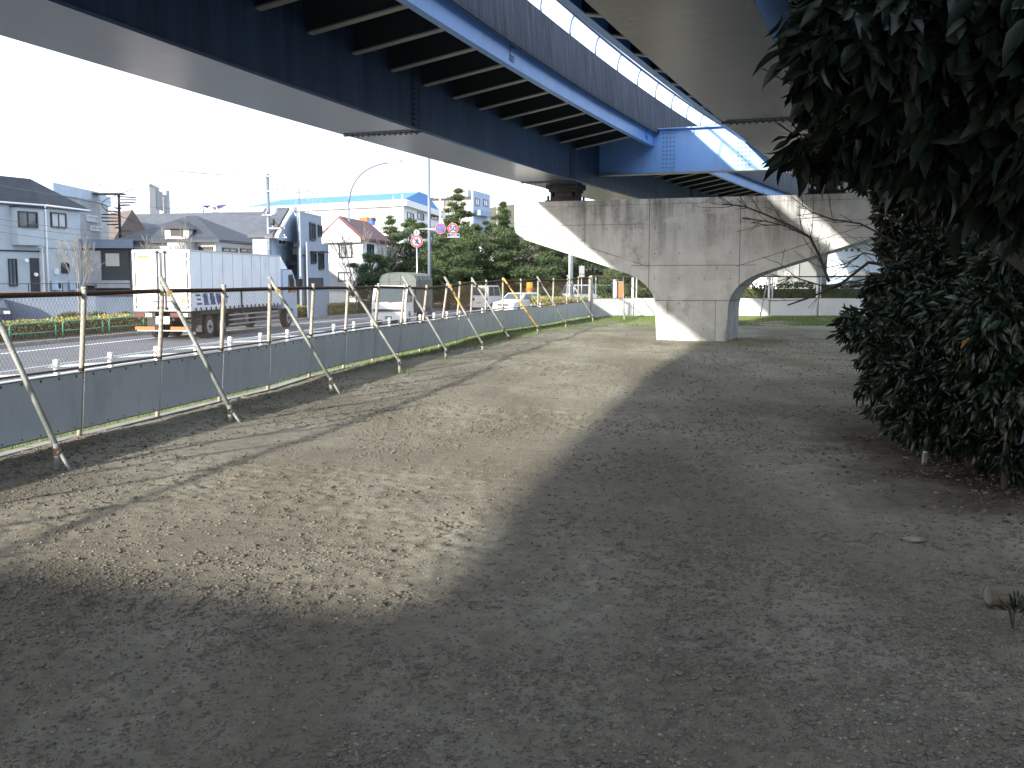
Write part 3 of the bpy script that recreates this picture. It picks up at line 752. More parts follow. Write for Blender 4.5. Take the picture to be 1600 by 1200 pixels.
hedge('clipped_hedge','yellow green hedge beyond the parked cars and the orange beacon','hedge',[at(832,470,72).to_tuple()[:2],at(905,470,66).to_tuple()[:2],at(1012,470,63).to_tuple()[:2]],1.6,.95,'hedgey',200,.12,3,z0=-.6)
for i,(px,w_,lb) in enumerate(((112,1.5,'low brown bush nearest the blue wall, left of its neighbours'),(150,1.3,'low brown bush between two others by the blue wall'),(197,1.6,'low brown bush by the blue wall nearest the box truck'))):
    p=at(px,496,50); T=thing_w('low_bush',lb,'bush',(p.x,p.y,-.66),'brown bushes along the blue wall')
    rg=np.random.default_rng(20+i); n=1500; d=rand_dir(rg,n); d[:,2]=abs(d[:,2]); C=d*np.array([w_*.65,.6,.62])*rg.uniform(.6,1.05,(n,1))+np.array([p.x,p.y,-.62])
    needle_cloud('foliage',C,np.full(n,.1),[M['bushr'],M['hedged']],T,i,.4,.6,2,mi=(rg.random(n)<.4).astype(int))
    g=MB(); g.tube([(p.x,p.y,-.7),(p.x,p.y,-.3)],.04,5); g.build('stem',M['bark'],T)
hedge('clipped_hedge','dark green clipped hedge behind the white site fence','hedge',[(9.6,47.5),(20,47.3),(34,47)],1.4,1.42,'hedged',260,.11,5,z0=-.1)

def branch(mb, p, d, l, r, depth, rg, spread=.6, up=.15, minr=.004, seg=5, kids=(2,4)):
    pts=[p]; q=p.copy(); dd=d.copy(); nst=4
    for i in range(nst):
        dd=(dd+Vector((rg.uniform(-1,1),rg.uniform(-1,1),rg.uniform(-1,1)))*.13+Vector((0,0,up*.3))).normalized()
        q=q+dd*(l/nst); pts.append(q.copy())
    mb.tube(pts,r,seg if r>.02 else 4,0,max(r*.55,minr),cap=False)
    if depth<=0: return
    for k in range(rg.randint(*kids)):
        t=rg.uniform(.35,1); i=min(int(t*nst),nst-1); b=pts[i].lerp(pts[i+1],t*nst-i)
        nd=(dd+Vector((rg.uniform(-1,1),rg.uniform(-1,1),rg.uniform(-.6,1)))*spread).normalized()
        branch(mb,b,nd,l*rg.uniform(.5,.75),max(r*.5,minr),depth-1,rg,spread,up,minr,seg,kids)
def bare_tree(label,base,h,seed,r=.06,m='barkg',depth=4,spread=.6,minr=.008,lean=(0,0)):
    T=thing_w('bare_tree',label,'tree',tuple(base)); rg=random.Random(seed); b=Vector(base)
    g=MB(); tp=b+Vector((lean[0],lean[1],h*.4)); g.tube([b-Vector((0,0,.1)),b.lerp(tp,.5)+Vector((.03,0,0)),tp],r,7,0,r*.7); g.build('trunk',M[m],T)
    g=MB()
    for k in range(5):
        a=rg.uniform(0,6.28); d=Vector((math.cos(a)*.6,math.sin(a)*.6,1)).normalized(); s=b.lerp(tp,rg.uniform(.6,1))
        branch(g,s,d,h*.36,r*.5,depth-1,rg,spread,.25,minr,5,(3,4))
    g.build('branches',M[m],T)
p=at(122,470,52); bare_tree('bare grey street tree in front of the blue wall and left house',(p.x,p.y,-.66),4.4,3,.05,depth=4)
p=at(268,470,60); bare_tree('bare tree rising behind the box truck roof, before the white dormer house',(p.x,p.y,-.66),5.4,8,.05,depth=4)
p=at(556,470,66); bare_tree('slim bare tree in front of the red roofed house, by the tall lamp post',(p.x,p.y,-.66),5.6,11,.05,depth=4)
p=at(592,470,72); bare_tree('bare tree between red roofed house and the pines',(p.x,p.y,-.66),5.0,15,.05,depth=4)

# ------------------------------------------------------------------ buildings
def wallm(name,c,d=.9,sc=1.2,stripe=None): return mat(name,c,tuple(x*d for x in c),scale=sc,rough=.8,dirt=tuple(x*.75 for x in c),dscale=.9,dlo=.58,dhi=.8,dstretch=(1.5,1.5,.4),bump=.1,bscale=20)
M['w_sage']=wallm('pale_sage_render',(.42,.48,.53)); M['w_white']=wallm('white_render',(.74,.75,.75),.93); M['w_grey']=wallm('grey_render',(.31,.36,.43))
M['w_lblue']=wallm('light_blue_concrete',(.29,.36,.46),.85); M['w_beige']=wallm('beige_concrete',(.46,.44,.42)); M['w_conc']=wallm('stained_concrete',(.36,.38,.40),.75)
M['w_blue']=wallm('pale_blue_wall',(.36,.46,.60),.9); M['w_dk']=wallm('dark_recess',(.05,.055,.06)); M['w_brick']=wallm('brown_coping',(.22,.11,.08)); M['w_shed']=wallm('grey_shed_panel',(.24,.26,.27))
def roofm(name,c): return mat(name,c,tuple(x*.7 for x in c),scale=1.5,rough=.7,stretch=(1,1,6),bump=.3,bscale=5)
M['w_lb0']=wallm('pale_parapet_concrete',(.42,.50,.60),.85)
M['w_lb2']=wallm('bright_blue_cladding',(.50,.62,.78),.95)
M['w_wall']=wallm('blue_grey_wall',(.17,.215,.29),.85)
M['r_dark']=roofm('dark_slate_roof',(.05,.06,.075)); M['r_grey']=roofm('grey_tile_roof',(.10,.11,.13)); M['r_red']=roofm('dark_red_roof',(.15,.058,.062)); M['r_brown']=roofm('brown_roof',(.13,.10,.09)); M['r_blue']=roofm('bright_blue_roof',(.09,.27,.60))
M['band']=mat('dark_trim_band',(.03,.035,.05),rough=.6)
def hit(px,py,P,Q):
    r=at(px,py,1.0)-Vector((0,0,EYE)); d=Q-P
    # t*r = P + s*d  (2D)
    det=r.x*(-d.y)+r.y*d.x
    t=(P.x*(-d.y)+P.y*d.x)/det
    return Vector((r.x*t,r.y*t,EYE+r.z*t))
class Bld:
    def __init__(s,name,label,cat,A,B,C,ytop,wm,z0=-.7,wname='wall',group=None):
        f=lambda q: Vector(((q[0]-800)/F*q[1]*.9985,q[1],0))
        s.A,s.B,s.C=f(A),f(B),f(C); s.D=s.A+s.C-s.B; s.z0=z0
        s.z1=at(B[0],ytop,s.B.y).z
        s.T=thing_w(name,label,cat,(s.B.x,s.B.y,z0),group)
        g=MB(); P=[s.A,s.B,s.C,s.D]; g.add([Vector((p.x,p.y,z0)) for p in P]+[Vector((p.x,p.y,s.z1)) for p in P],[(3,2,1,0),(4,5,6,7),(0,1,5,4),(1,2,6,5),(2,3,7,6),(3,0,4,7)])
        s.wall=g.build(wname,wm,s.T,True); s.cen=(s.A+s.C)/2
    def face(s,w):
        P,Q={'AB':(s.A,s.B),'BC':(s.B,s.C)}[w]; d=(Q-P).normalized(); n=Vector((d.y,-d.x,0))
        if n.dot(P-s.cen)<0: n=-n
        return P,Q,d,n
    def slab(s,w,x0,x1,y0,y1,m,name,out=.05,th=None,parent=None,inn=.0):
        P,Q,d,n=s.face(w); a=hit(x0,y0,P,Q); b=hit(x1,y1,P,Q); za=a.z; zb=b.z
        c0=Vector((a.x,a.y,0)); c1=Vector((b.x,b.y,0)); g=MB(); o=n*out; i=-n*inn
        vs=[c0+i,c1+i,c1+o,c0+o]; g.add([Vector((v.x,v.y,zb)) for v in vs]+[Vector((v.x,v.y,za)) for v in vs],[(3,2,1,0),(4,5,6,7),(0,1,5,4),(1,2,6,5),(2,3,7,6),(3,0,4,7)])
        return g.build(name,m,parent or s.T,True)
    def win(s,w,x0,x1,y0,y1,fm='frame',gm='glass',mull=1,hood=False,name='window'):
        P,Q,d,n=s.face(w); a=hit(x0,y0,P,Q); b=hit(x1,y1,P,Q); z1,z0=max(a.z,b.z),min(a.z,b.z)
        c0=Vector((a.x,a.y,0)); c1=Vector((b.x,b.y,0)); wd=(c1-c0).length; dd=(c1-c0)/wd
        t=min(.09,wd*.09); g=MB()
        def bar(s0,s1,za,zb,o0,o1):
            q=[c0+dd*s0+n*o0,c0+dd*s1+n*o0,c0+dd*s1+n*o1,c0+dd*s0+n*o1]
            g.add([Vector((v.x,v.y,za)) for v in q]+[Vector((v.x,v.y,zb)) for v in q],[(3,2,1,0),(4,5,6,7),(0,1,5,4),(1,2,6,5),(2,3,7,6),(3,0,4,7)])
        bar(0,wd,z0,z0+t,.005,.09); bar(0,wd,z1-t,z1,.005,.09); bar(0,t,z0+t,z1-t,.005,.09); bar(wd-t,wd,z0+t,z1-t,.005,.09)
        for k in range(mull): x=wd*(k+1)/(mull+1); bar(x-t*.4,x+t*.4,z0+t,z1-t,.01,.07)
        if hood: bar(-.1,wd+.1,z1+.02,z1+.1,.0,.4)
        f=g.build(name,M[fm],s.T,True)
        g=MB(); bar_=bar; 
        q=[c0+dd*t*.9+n*.004,c0+dd*(wd-t*.9)+n*.004,c0+dd*(wd-t*.9)+n*.03,c0+dd*t*.9+n*.03]
        g.add([Vector((v.x,v.y,z0+t*.9)) for v in q]+[Vector((v.x,v.y,z1-t*.9)) for v in q],[(3,2,1,0),(4,5,6,7),(0,1,5,4),(1,2,6,5),(2,3,7,6),(3,0,4,7)])
        g.build('pane',M[gm],f,True); return f
    def roof(s,kind,m,ypk=None,over=.45,ridge='AB',name='roof',fascia=None,pk=None):
        A,B,C,D=s.A,s.B,s.C,s.D; ab=(B-A).normalized(); bc=(C-B).normalized()
        e=over; P=[A-ab*e-bc*e,B+ab*e-bc*e,C+ab*e+bc*e,D-ab*e+bc*e]; z=s.z1; h=pk if pk is not None else at(800,ypk,s.cen.y).z-z
        g=MB(); zz=z-.02
        lo=[Vector((p.x,p.y,zz-.14)) for p in P]; up=[Vector((p.x,p.y,zz+.02)) for p in P]
        if ridge=='AB': r0=(P[0]+P[3])/2; r1=(P[1]+P[2])/2; W_=(P[3]-P[0]).length
        else: r0=(P[0]+P[1])/2; r1=(P[3]+P[2])/2; W_=(P[1]-P[0]).length
        d=(r1-r0); L_=d.length; d=d/L_
        if kind=='hip': k=min(W_/2,L_*.46); r0=r0+d*k; r1=r1-d*k
        r0=Vector((r0.x,r0.y,z+h)); r1=Vector((r1.x,r1.y,z+h))
        g.add(lo+up+[r0,r1],[(3,2,1,0),(0,1,5,4),(1,2,6,5),(2,3,7,6),(3,0,4,7)]+([(4,5,9,8),(5,6,9),(6,7,8,9),(7,4,8)] if ridge=='AB' else [(4,5,8),(5,6,9,8),(6,7,9),(7,4,8,9)]))
        if kind=='gable':     # wall under the gable reads in wall colour
            pass
        return g.build(name,m,s.T,True)
    def gablewall(s,h,m,ridge='AB'):
        A,B,C,D=s.A,s.B,s.C,s.D; ends=((A,D),(B,C)) if ridge=='AB' else ((A,B),(D,C)); g=MB(); ax=(B-A).normalized() if ridge=='AB' else (C-B).normalized()
        for sg,(p,q) in zip((-1,),ends):
            o=ax*(sg*.5); m_=(p+q)/2
            g.add([Vector((p.x,p.y,s.z1-.3))+o,Vector((q.x,q.y,s.z1-.3))+o,Vector((q.x,q.y,s.z1))+o,Vector((m_.x,m_.y,s.z1+h*.93))+o,Vector((p.x,p.y,s.z1))+o],[(0,1,2,3,4)])
        return g.build('gable_wall',m,s.T)
    def flat(s,m,over=.15,th=.25,name='roof'):
        A,B,C,D=s.A,s.B,s.C,s.D; ab=(B-A).normalized(); bc=(C-B).normalized(); e=over
        P=[A-ab*e-bc*e,B+ab*e-bc*e,C+ab*e+bc*e,D-ab*e+bc*e]; g=MB()
        g.add([Vector((p.x,p.y,s.z1+.003)) for p in P]+[Vector((p.x,p.y,s.z1+th)) for p in P],[(3,2,1,0),(4,5,6,7),(0,1,5,4),(1,2,6,5),(2,3,7,6),(3,0,4,7)])
        return g.build(name,m,s.T,True)
    def railing(s,z,h,m,faces=('AB','BC'),step=1.2,r=.025,lines=2):
        g=MB()
        for w in faces:
            P,Q,d,n=s.face(w); L_=(Q-P).length; k=max(2,int(L_/step))
            for i in range(k+1): p=P.lerp(Q,i/k); g.tube([(p.x,p.y,z),(p.x,p.y,z+h)],r,4)
            for j in range(lines): zz=z+h*(j+1)/lines; g.tube([(P.x,P.y,zz),(Q.x,Q.y,zz)],r,4)
        return g.build('railing',m,s.T)

# left house
H=Bld('house','two storey pale green house with dark hipped roof at the left edge','house',(-240,51.5),(68,62),(131,66),319,M['w_sage'])
H.roof('hip',M['r_dark'],283,.5,'AB',pk=1.5)
H.slab('AB',-230,68,386,392,M['band'],'trim_band',.05); H.slab('BC',68.5,131,387,390,M['band'],'trim_band',.05)
H.slab('AB',16,60,323,384,M['w_sage'],'bay',.55); H.win('AB',20,52,330,357,mull=1); 
b_=H.T.children[-1]; b_.location.x+=.42; b_.location.y-=.37
H.slab('AB',14,62,322,327,M['band'],'bay_roof',.68)
H.win('BC',78,103,331,357,gm='curtain'); H.win('BC',95,107,410,427,mull=0); H.win('AB',12,27,404,447,mull=1)
H.slab('AB',46,62,403,458,M['band'],'door',.06); 
H.slab('AB',61,66,388,458,M['w_white'],'porch_column',.25)
g=MB(); q=hit(69,330,H.B,H.C); g.tube([(q.x+.1,q.y-.1,-.7),(q.x+.1,q.y-.1,q.z+.3)],.06,6); g.build('drainpipe',M['signw'],H.T)
for px,py in ((38,407),(53,429)):
    q=hit(px,py,H.A,H.B); g=MB(); g.disc((q.x+.2,q.y-.18,q.z),.11,(.7,-.7,0),.18,10); g.build('wall_lamp',M['signw'],H.T)
q=hit(86,424,H.B,H.C); g=MB(); g.box((q.x+.1,q.y-.05,q.z),(.2,.2,.35)); g.build('meter_box',M['signw'],H.T)
for px,py in ((112,446),(84,446)):
    q=hit(px,py,H.B,H.C); g=MB(); g.box((q.x+.22,q.y-.05,q.z),(.32,.75,.55)); g.tube([(q.x+.39,q.y-.05,q.z),(q.x+.40,q.y-.05,q.z)],.2,12,1); g.build('outdoor_unit',[M['w_lb2'],M['frame']],H.T)
g=MB(); 
for P_,Q_ in ((H.A,H.B),(H.B,H.C)): g.tube([(P_.x+.55,P_.y-.45,H.z1-.1),(Q_.x+.55,Q_.y-.45 if Q_ is H.B else Q_.y+.3,H.z1-.1)],.06,6)
g.build('gutter',M['signw'],H.T)
# retaining wall and yard fence
Wl=Bld('retaining_wall','light blue rendered retaining wall with brown coping in front of the left houses','wall',(-300,50.5),(150,55),(260,57),461,M['w_wall'],wname='wall')
Wl.slab('AB',-300,150,457.5,461,M['w_brick'],'coping',.1,inn=.3); Wl.slab('BC',150,258,457.5,460.5,M['w_brick'],'coping',.1,inn=.3)
g=MB()
for w in ('AB','BC'):
    P,Q,d,n=Wl.face(w); k=int((Q-P).length/1.5)
    for i in range(k+1): p=P.lerp(Q,i/k); g.tube([(p.x,p.y+.15,Wl.z1),(p.x,p.y+.15,Wl.z1+.62)],.03,4)
    for zz in (.1,.6): g.tube([(P.x,P.y+.15,Wl.z1+zz),(Q.x,Q.y+.15,Wl.z1+zz)],.02,4)
g.build('railing',M['frame'],Wl.T)
# concrete house with roof terrace
H=Bld('house','grey concrete building with railed roof terrace behind the pale green house','house',(98,66),(163,73),(176,77),317,M['w_conc'])
H.flat(M['w_lb0'],.4,.7); H.win('AB',134,152,335,348,'framew','curtain'); H.win('AB',140,158,352,362,'framew','curtain')
H.railing(H.z1+.8,1.0,M['chrome'],lines=2)
H=Bld('house','brown gabled house behind the spiral stair','house',(160,88),(190,84),(228,86),372,M['w_blue']); H.roof('gable',M['r_brown'],329,.6,'BC' if 0 else 'AB',pk=2.3); 
H.win('BC',196,218,355,367,'framew','curtain')
# low carport block
H=Bld('carport','low concrete carport block with dark opening between the houses','building',(118,66),(204,66.5),(214,72),388,M['w_dk']); H.flat(M['w_wall'],.3,.55)
H.slab('AB',165,187,396,416,M['w_beige'],'shutter',.08); H.slab('AB',130,160,392,446,M['w_conc'],'side_wall',.2)
H.slab('AB',150,204,438,450,M['w_conc'],'low_wall',.4)
# spiral stair
p=at(188,375,72); T=thing_w('spiral_stair','dark steel spiral staircase rising above the carport block','stair',(p.x,p.y,p.z)); zt=at(188,303,72).z
g=MB(); g.tube([(p.x,p.y,p.z),(p.x,p.y,zt+.1)],.09,6); g.build('pole',M['dark'],T)
n_=15
for i in range(n_):
    a=i*.5; z=p.z+(zt-p.z)*i/n_; g=MB(); d=Vector((math.cos(a),math.sin(a),0)); e=Vector((-d.y,d.x,0))
    g.add([Vector((p.x,p.y,z))+e*.06,Vector((p.x,p.y,z))+d*1.15+e*.28,Vector((p.x,p.y,z))+d*1.15-e*.28,Vector((p.x,p.y,z))-e*.06]+[Vector((p.x,p.y,z+.06))+e*.06,Vector((p.x,p.y,z+.06))+d*1.15+e*.28,Vector((p.x,p.y,z+.06))+d*1.15-e*.28,Vector((p.x,p.y,z+.06))-e*.06],[(3,2,1,0),(4,5,6,7),(0,1,5,4),(1,2,6,5),(2,3,7,6),(3,0,4,7)]); g.build('step',M['dark'],T)
g=MB(); g.tube([Vector((p.x,p.y,p.z+.9+(zt-p.z)*i/60))+Vector((math.cos(i*.125),math.sin(i*.125),0))*1.1 for i in range(61)],.025,4); g.box((p.x-.7,p.y,zt),(2.0,1.2,.08)); g.build('handrail',M['dark'],T)
# long dark roofed house
H=Bld('house','long house with wide dark tiled roof behind the white dormer house','house',(195,88),(432,84),(452,92),371,M['w_white']); H.roof('gable',M['r_grey'],331,.5,'AB',pk=2.35)
# white dormer house
H=Bld('house','white single storey house with dark hipped roof and small dormer, behind the box truck','house',(198,68),(340,66),(404,72),375,M['w_white'])
H.roof('hip',M['r_dark'],341,.6,'AB',pk=1.75)
H.win('AB',311,333,385,391); H.win('BC',347,370,387,395); H.win('BC',375,397,388,396); H.slab('AB',279,309,380,405,M['w_conc'],'side_annexe',1.2)
p=at(277,371,66.3); zt=at(277,347,66.3).z; dz=zt-p.z
g=MB(); g.bx(p.x-.75,p.x+.75,p.y-.1,p.y+2.4,p.z-.1,p.z+dz*.6); dm=g.build('dormer',M['w_white'],H.T)
g=MB(); g.add([(p.x-.95,p.y-.35,p.z+dz*.55),(p.x,p.y-.35,zt+.12),(p.x+.95,p.y-.35,p.z+dz*.55),(p.x-.95,p.y+2.6,p.z+dz*.55),(p.x,p.y+2.6,zt+.12),(p.x+.95,p.y+2.6,p.z+dz*.55)],[(0,2,1),(3,4,5),(0,1,4,3),(1,2,5,4),(0,3,5,2)]); g.build('dormer_roof',M['r_dark'],dm,True)
g=MB(); g.bx(p.x-.38,p.x+.38,p.y-.16,p.y-.105,p.z+.1,p.z+dz*.62); g.build('dormer_window',M['frame'],dm)
# stair tower
H=Bld('roof_tower','pale slim tower with dark gap and roof railing above the long roof','tower',(221,97),(240,96),(255,101),289,M['w_beige'],z0=-.7); H.slab('BC',243,254,296,330,M['w_shed'],'recess',.06); H.flat(M['w_beige'],.1,.2)
H=Bld('flat_building','low white flat building with roof railing beyond the long dark roof','building',(262,104),(395,102),(420,110),334,M['w_white'],z0=-.7); H.railing(H.z1,1.2,M['chrome']); H.slab('AB',256,266,298,334,M['w_conc'],'stair_head',.6)
p=at(313,325,101); T=thing_w('cloth_streamer','dark blue and red cloth streamer flying above the long roof','streamer',(p.x,p.y,p.z-2))
g=MB(); pp=[at(x,y,101) for x,y in ((318,321),(326,319),(336,323),(346,320),(357,321))]
for i,tri in enumerate((((313,321),(330,320.5),(324,325)),((331,322),(336,330),(338,324)),((337,321),(357,319),(341,327)))):
    q=[at(a_,b_,101+i*.1) for a_,b_ in tri]; g.add(q+[v_+Vector((0,.06,0)) for v_ in q],[(0,1,2),(5,4,3),(0,3,4,1),(1,4,5,2),(2,5,3,0)],1 if i==1 else 0)
g.build('cloth',[mat('navy_cloth',(.04,.05,.14),rough=.8),mat('red_cloth',(.22,.05,.09),rough=.8)],T); g=MB(); g.tube([pp[0],at(318,334,101)],.05,5); g.build('pole',M['chrome'],T)
# white gable house
H=Bld('house','white house with steep gable facing the road behind the utility pole','house',(425,62),(472,69),(447,69.3),374,M['w_blue']); H.roof('gable',M['r_grey'],331,.25,'BC',pk=1.85); H.gablewall(1.8,M['w_blue'],'BC')
g=MB(); _m=(H.A+H.B)/2; _o=Vector((.55,-.1,0)); _e=(H.B-H.A).normalized()*.5
for _p in (H.A-_e,H.B+_e): g.tube([Vector((_p.x,_p.y,H.z1-.12))+_o,Vector((_m.x,_m.y,H.z1+1.9))+_o],.13,5)
g.build('barge_board',M['w_white'],H.T)
H.win('AB',433,446,372,384,'framew'); H.win('AB',457,466,372,386,'framew','curtain'); H.slab('AB',457,474,388,399,M['w_white'],'balcony',.8); H.slab('AB',447,480,408,416,M['r_dark'],'awning',1.0)
# grey modern house
H=Bld('house','grey modern flat roofed house with dark framed windows and roof frame','house',(466,65),(472,62),(505,67),333,M['w_grey'])
H.flat(M['w_grey'],.03,.12); H.win('BC',483,492,347,376); H.win('BC',496,502,351,370)
H.slab('BC',472,506,400,401,M['band'],'trim_band',.03); H.railing(H.z1+.1,1.35,M['chrome'],lines=1,step=1.0)
H2=Bld('house','lower grey wing with hooded windows and dark garage, beside the grey modern house','house',(480,61.5),(482,60),(515,65.5),380,M['w_grey']); H2.flat(M['w_grey'],.03,.1); H2.win('BC',485,493,395,412,hood=True); H2.win('BC',497,505,395,421,hood=True); H2.slab('BC',482,505,434,452,M['w_dk'],'garage_opening',.03)
# red roofed house
H=Bld('house','white two storey house with dark red roof beside the tall lamp post','house',(503,76),(568,74),(606,81),372,M['w_white']); H.roof('gable',M['r_red'],344,.35,'BC',pk=1.6); H.gablewall(1.5,M['w_white'],'BC')
H.slab('AB',503,568,411,455,M['w_conc'],'lower_wall',.06); H.win('AB',530,551,381,403,gm='curtain'); H.win('BC',573,583,381,402); H.win('AB',529,550,425,440,'frame','curtain')
# factory with blue roof
H=Bld('factory','long white factory with bright blue roof edge and small windows','factory',(380,132),(632,118),(690,140),322,M['w_white'])
H.flat(M['w_white'],.6,.7); 
A,B,C,D=H.A,H.B,H.C,H.D; g=MB(); z=H.z1+.72
g.add([Vector((p.x,p.y,z)) for p in (A,B,C,D)]+[Vector((p.x,p.y,z+h_)) for p,h_ in ((A.lerp(D,.4)+(B-A)*.12,1.6),(B.lerp(C,.4),1.6),(C.lerp(B,.4),1.6),(D.lerp(A,.4)+(B-A)*.12,1.6))],[(0,1,5,4),(1,2,6,5),(2,3,7,6),(3,0,4,7),(4,5,6,7)]); g.build('roof',M['r_blue'],H.T,True)
for x0,x1 in ((505,521),(531,541),(562,580),(597,615)): H.win('AB',x0,x1,331,343,'framew','curtain',mull=2)
H.slab('AB',400,631,359,362,M['w_beige'],'floor_band',.3)
for x0,x1 in ((636,646),(652,662),(673,683)): H.win('BC',x0,x1,331,345,'frame','glass',mull=1)
for nm,x0,x1,y0,y1,mm in (('red_awning',566,578,340,348,'reflect'),('blue_tarpaulin',579,586,345,350,'blue'),('dark_opening',583,587,340,345,'band')): H.slab('AB',x0,x1,y0,y1,M[mm],nm,.5)
# apartment block
H=Bld('apartment_block','beige concrete apartment block behind the factory','building',(640,150),(737,146),(766,156),305,M['w_beige'])
H.slab('AB',640,737,301,308,M['w_beige'],'roof_edge',1.2); H.slab('AB',690,737,331,336,M['w_shed'],'balcony_band',.9); H.win('AB',694,708,312,322,'frame','glass'); H.win('AB',695,715,336,347,'frame','glass')
H=Bld('apartment_block','blue grey stair block with two tall windows, right end of the apartments','building',(737,143),(740,142),(766,150),297,M['w_blue']); H.win('BC',742,749,309,322,'frame','curtain'); H.win('BC',755,762,311,323,'frame','curtain'); H.slab('BC',742,760,328,340,M['w_lblue'],'balcony',.8)
g=MB()
# low block further left, behind
H=Bld('house','far pale house glimpsed between the pines','house',(748,128),(775,126),(800,132),380,M['w_white']); H.roof('gable',M['r_brown'],372,.4,'AB',pk=1.6); H.win('AB',753,762,385,393)
# hills
hm=MB(); vs=[]; n_=60
for i in range(n_+1):
    x=-140+i*7.5; y=330; h=10+16*math.exp(-((x-0)/60)**2)+3*mnoise.noise(Vector((x*.05,0,0)))
    vs+=[(x,y,-3),(x,y+20,h+1.8*mnoise.noise(Vector((x*.3,3,0)))),(x,y+90,h*.6)]
hm.add(vs,[(3*i+k,3*i+3+k,3*i+4+k,3*i+1+k) for i in range(n_) for k in (0,1)]); structure(hm.build('hill',M['hill']))
# brown screen fence behind the cars
T=thing_w('screen_fence','brown screen fence along the far side of the road behind the white cars','fence',(at(690,460,97).x,97,-.7)); fp=[Vector(((px-800)/F*Y,Y,-.7)) for px,Y in ((640,98),(740,97),(850,96),(930,94),(1010,90))]
g=MB()
for a,b in zip(fp[:-1],fp[1:]):
    g.add([a,b,b+Vector((0,.1,0)),a+Vector((0,.1,0))]+[p+Vector((0,0,2.05)) for p in (a,b,b+Vector((0,.1,0)),a+Vector((0,.1,0)))],[(0,1,5,4),(2,3,7,6),(4,5,6,7)])
g.build('screen',mat('brown_screen',(.115,.085,.055),(.16,.11,.06),scale=.8,rough=.9),T)
for a,b in zip(fp[:-1],fp[1:]):
    for k in range(4):
        p=a.lerp(b,k/4); g=MB(); g.tube([p+Vector((0,-.1,0)),p+Vector((0,-.1,2.2))],.05,5); g.build('post',M['rust'],T)
# right background: pale blue building, grey block, white shed
H=Bld('factory','pale blue clad building with a row of small dark vents behind the dark trees','building',(1262,78),(1395,74),(1560,80),338,M['w_blue'])
H.slab('AB',1262,1380,368,432,M['w_lb2'],'cladding',.15); 
for x in (1313,1322,1331,1341): H.slab('AB',x,x+3.4,388.5,393,M['navy'],'vent',.2)
H.slab('AB',1262,1395,425,430,M['w_white'],'ledge',.35)
H=Bld('shed','plain grey block building with small white notice beyond the far fence','building',(1213,66),(1274,66),(1290,70),385,M['w_shed']); H.flat(M['w_shed'],.1,.2)
H.slab('AB',1226,1235,425,430,M['signw'],'notice',.05); H.slab('AB',1228.7,1231.6,426,429,M['red'],'notice_mark',.058); H.slab('AB',1241,1247,412,450,M['w_conc'],'pipe_duct',.1)
H=Bld('shed','bright white wall of a low shed left of the grey block','building',(1170,70),(1214,69),(1222,74),432,M['w_white']); H.win('AB',1204,1210,433,449,'framew','curtain',0)
p=at(1164,452,56); T=thing_w('red_sign','small red sign board behind the hedge, right of the concrete column','sign',(p.x,p.y,-.3)); g=MB(); g.disc((p.x,p.y,p.z),.27,(0,1,0),.05,14); g.build('board',M['reflect'],T); g=MB(); g.tube([(p.x,p.y+.05,-.4),(p.x,p.y+.05,p.z)],.03,5); g.build('post',M['white'],T)
p=at(970,470,60); T=thing_w('orange_post','tall orange post beyond the white fence, left of the concrete column','post',(p.x,p.y,-.6)); zt=at(970,441,60).z; g=MB(); g.bx(p.x-.15,p.x+.15,p.y-.12,p.y+.12,-.6,zt); g.build('shaft',mat('faded_orange_paint',(.62,.2,.06),(.5,.16,.06),scale=4),T); g=MB(); g.bx(p.x-.17,p.x+.17,p.y-.14,p.y+.14,zt,zt+.06); g.build('cap',M['kerb'],T)
p=at(961,470,60); T=thing_w('slim_kiosk','pale slim post box standing beside the orange post','post',(p.x,p.y,-.6)); zt=at(961,439,60).z; g=MB(); g.tube([(p.x,p.y,-.6),(p.x,p.y,zt)],.12,8); g.build('shaft',M['w_lb2'],T); g=MB(); g.tube([(p.x,p.y,zt),(p.x,p.y,zt+.08)],.15,8); g.build('cap',M['chrome'],T)

# ------------------------------------------------------------------ poles, lamps, signs
def text(s, size, m, name, parent, mtx, ext=.002, shear=0):
    c=bpy.data.curves.new(name,'FONT'); c.body=s; c.size=size; c.align_x='CENTER'; c.align_y='CENTER'; c.extrude=ext; c.shear=shear; c.offset=size*.03
    o=bpy.data.objects.new(name,c); COL.objects.link(o)
    dg=bpy.context.evaluated_depsgraph_get(); me=bpy.data.meshes.new_from_object(o.evaluated_get(dg)); COL.objects.unlink(o); bpy.data.objects.remove(o)
    o0=ORG[parent.name]; me.transform(Matrix.Translation(-o0)@mtx); me.materials.clear(); me.materials.append(m)
    ob=bpy.data.objects.new(name,me); COL.objects.link(ob); ob.parent=parent; ORG[ob.name]=o0; return ob
FACE=lambda p: Matrix.Translation(p)@Matrix.Rotation(R(90),4,'X')      # text facing -Y
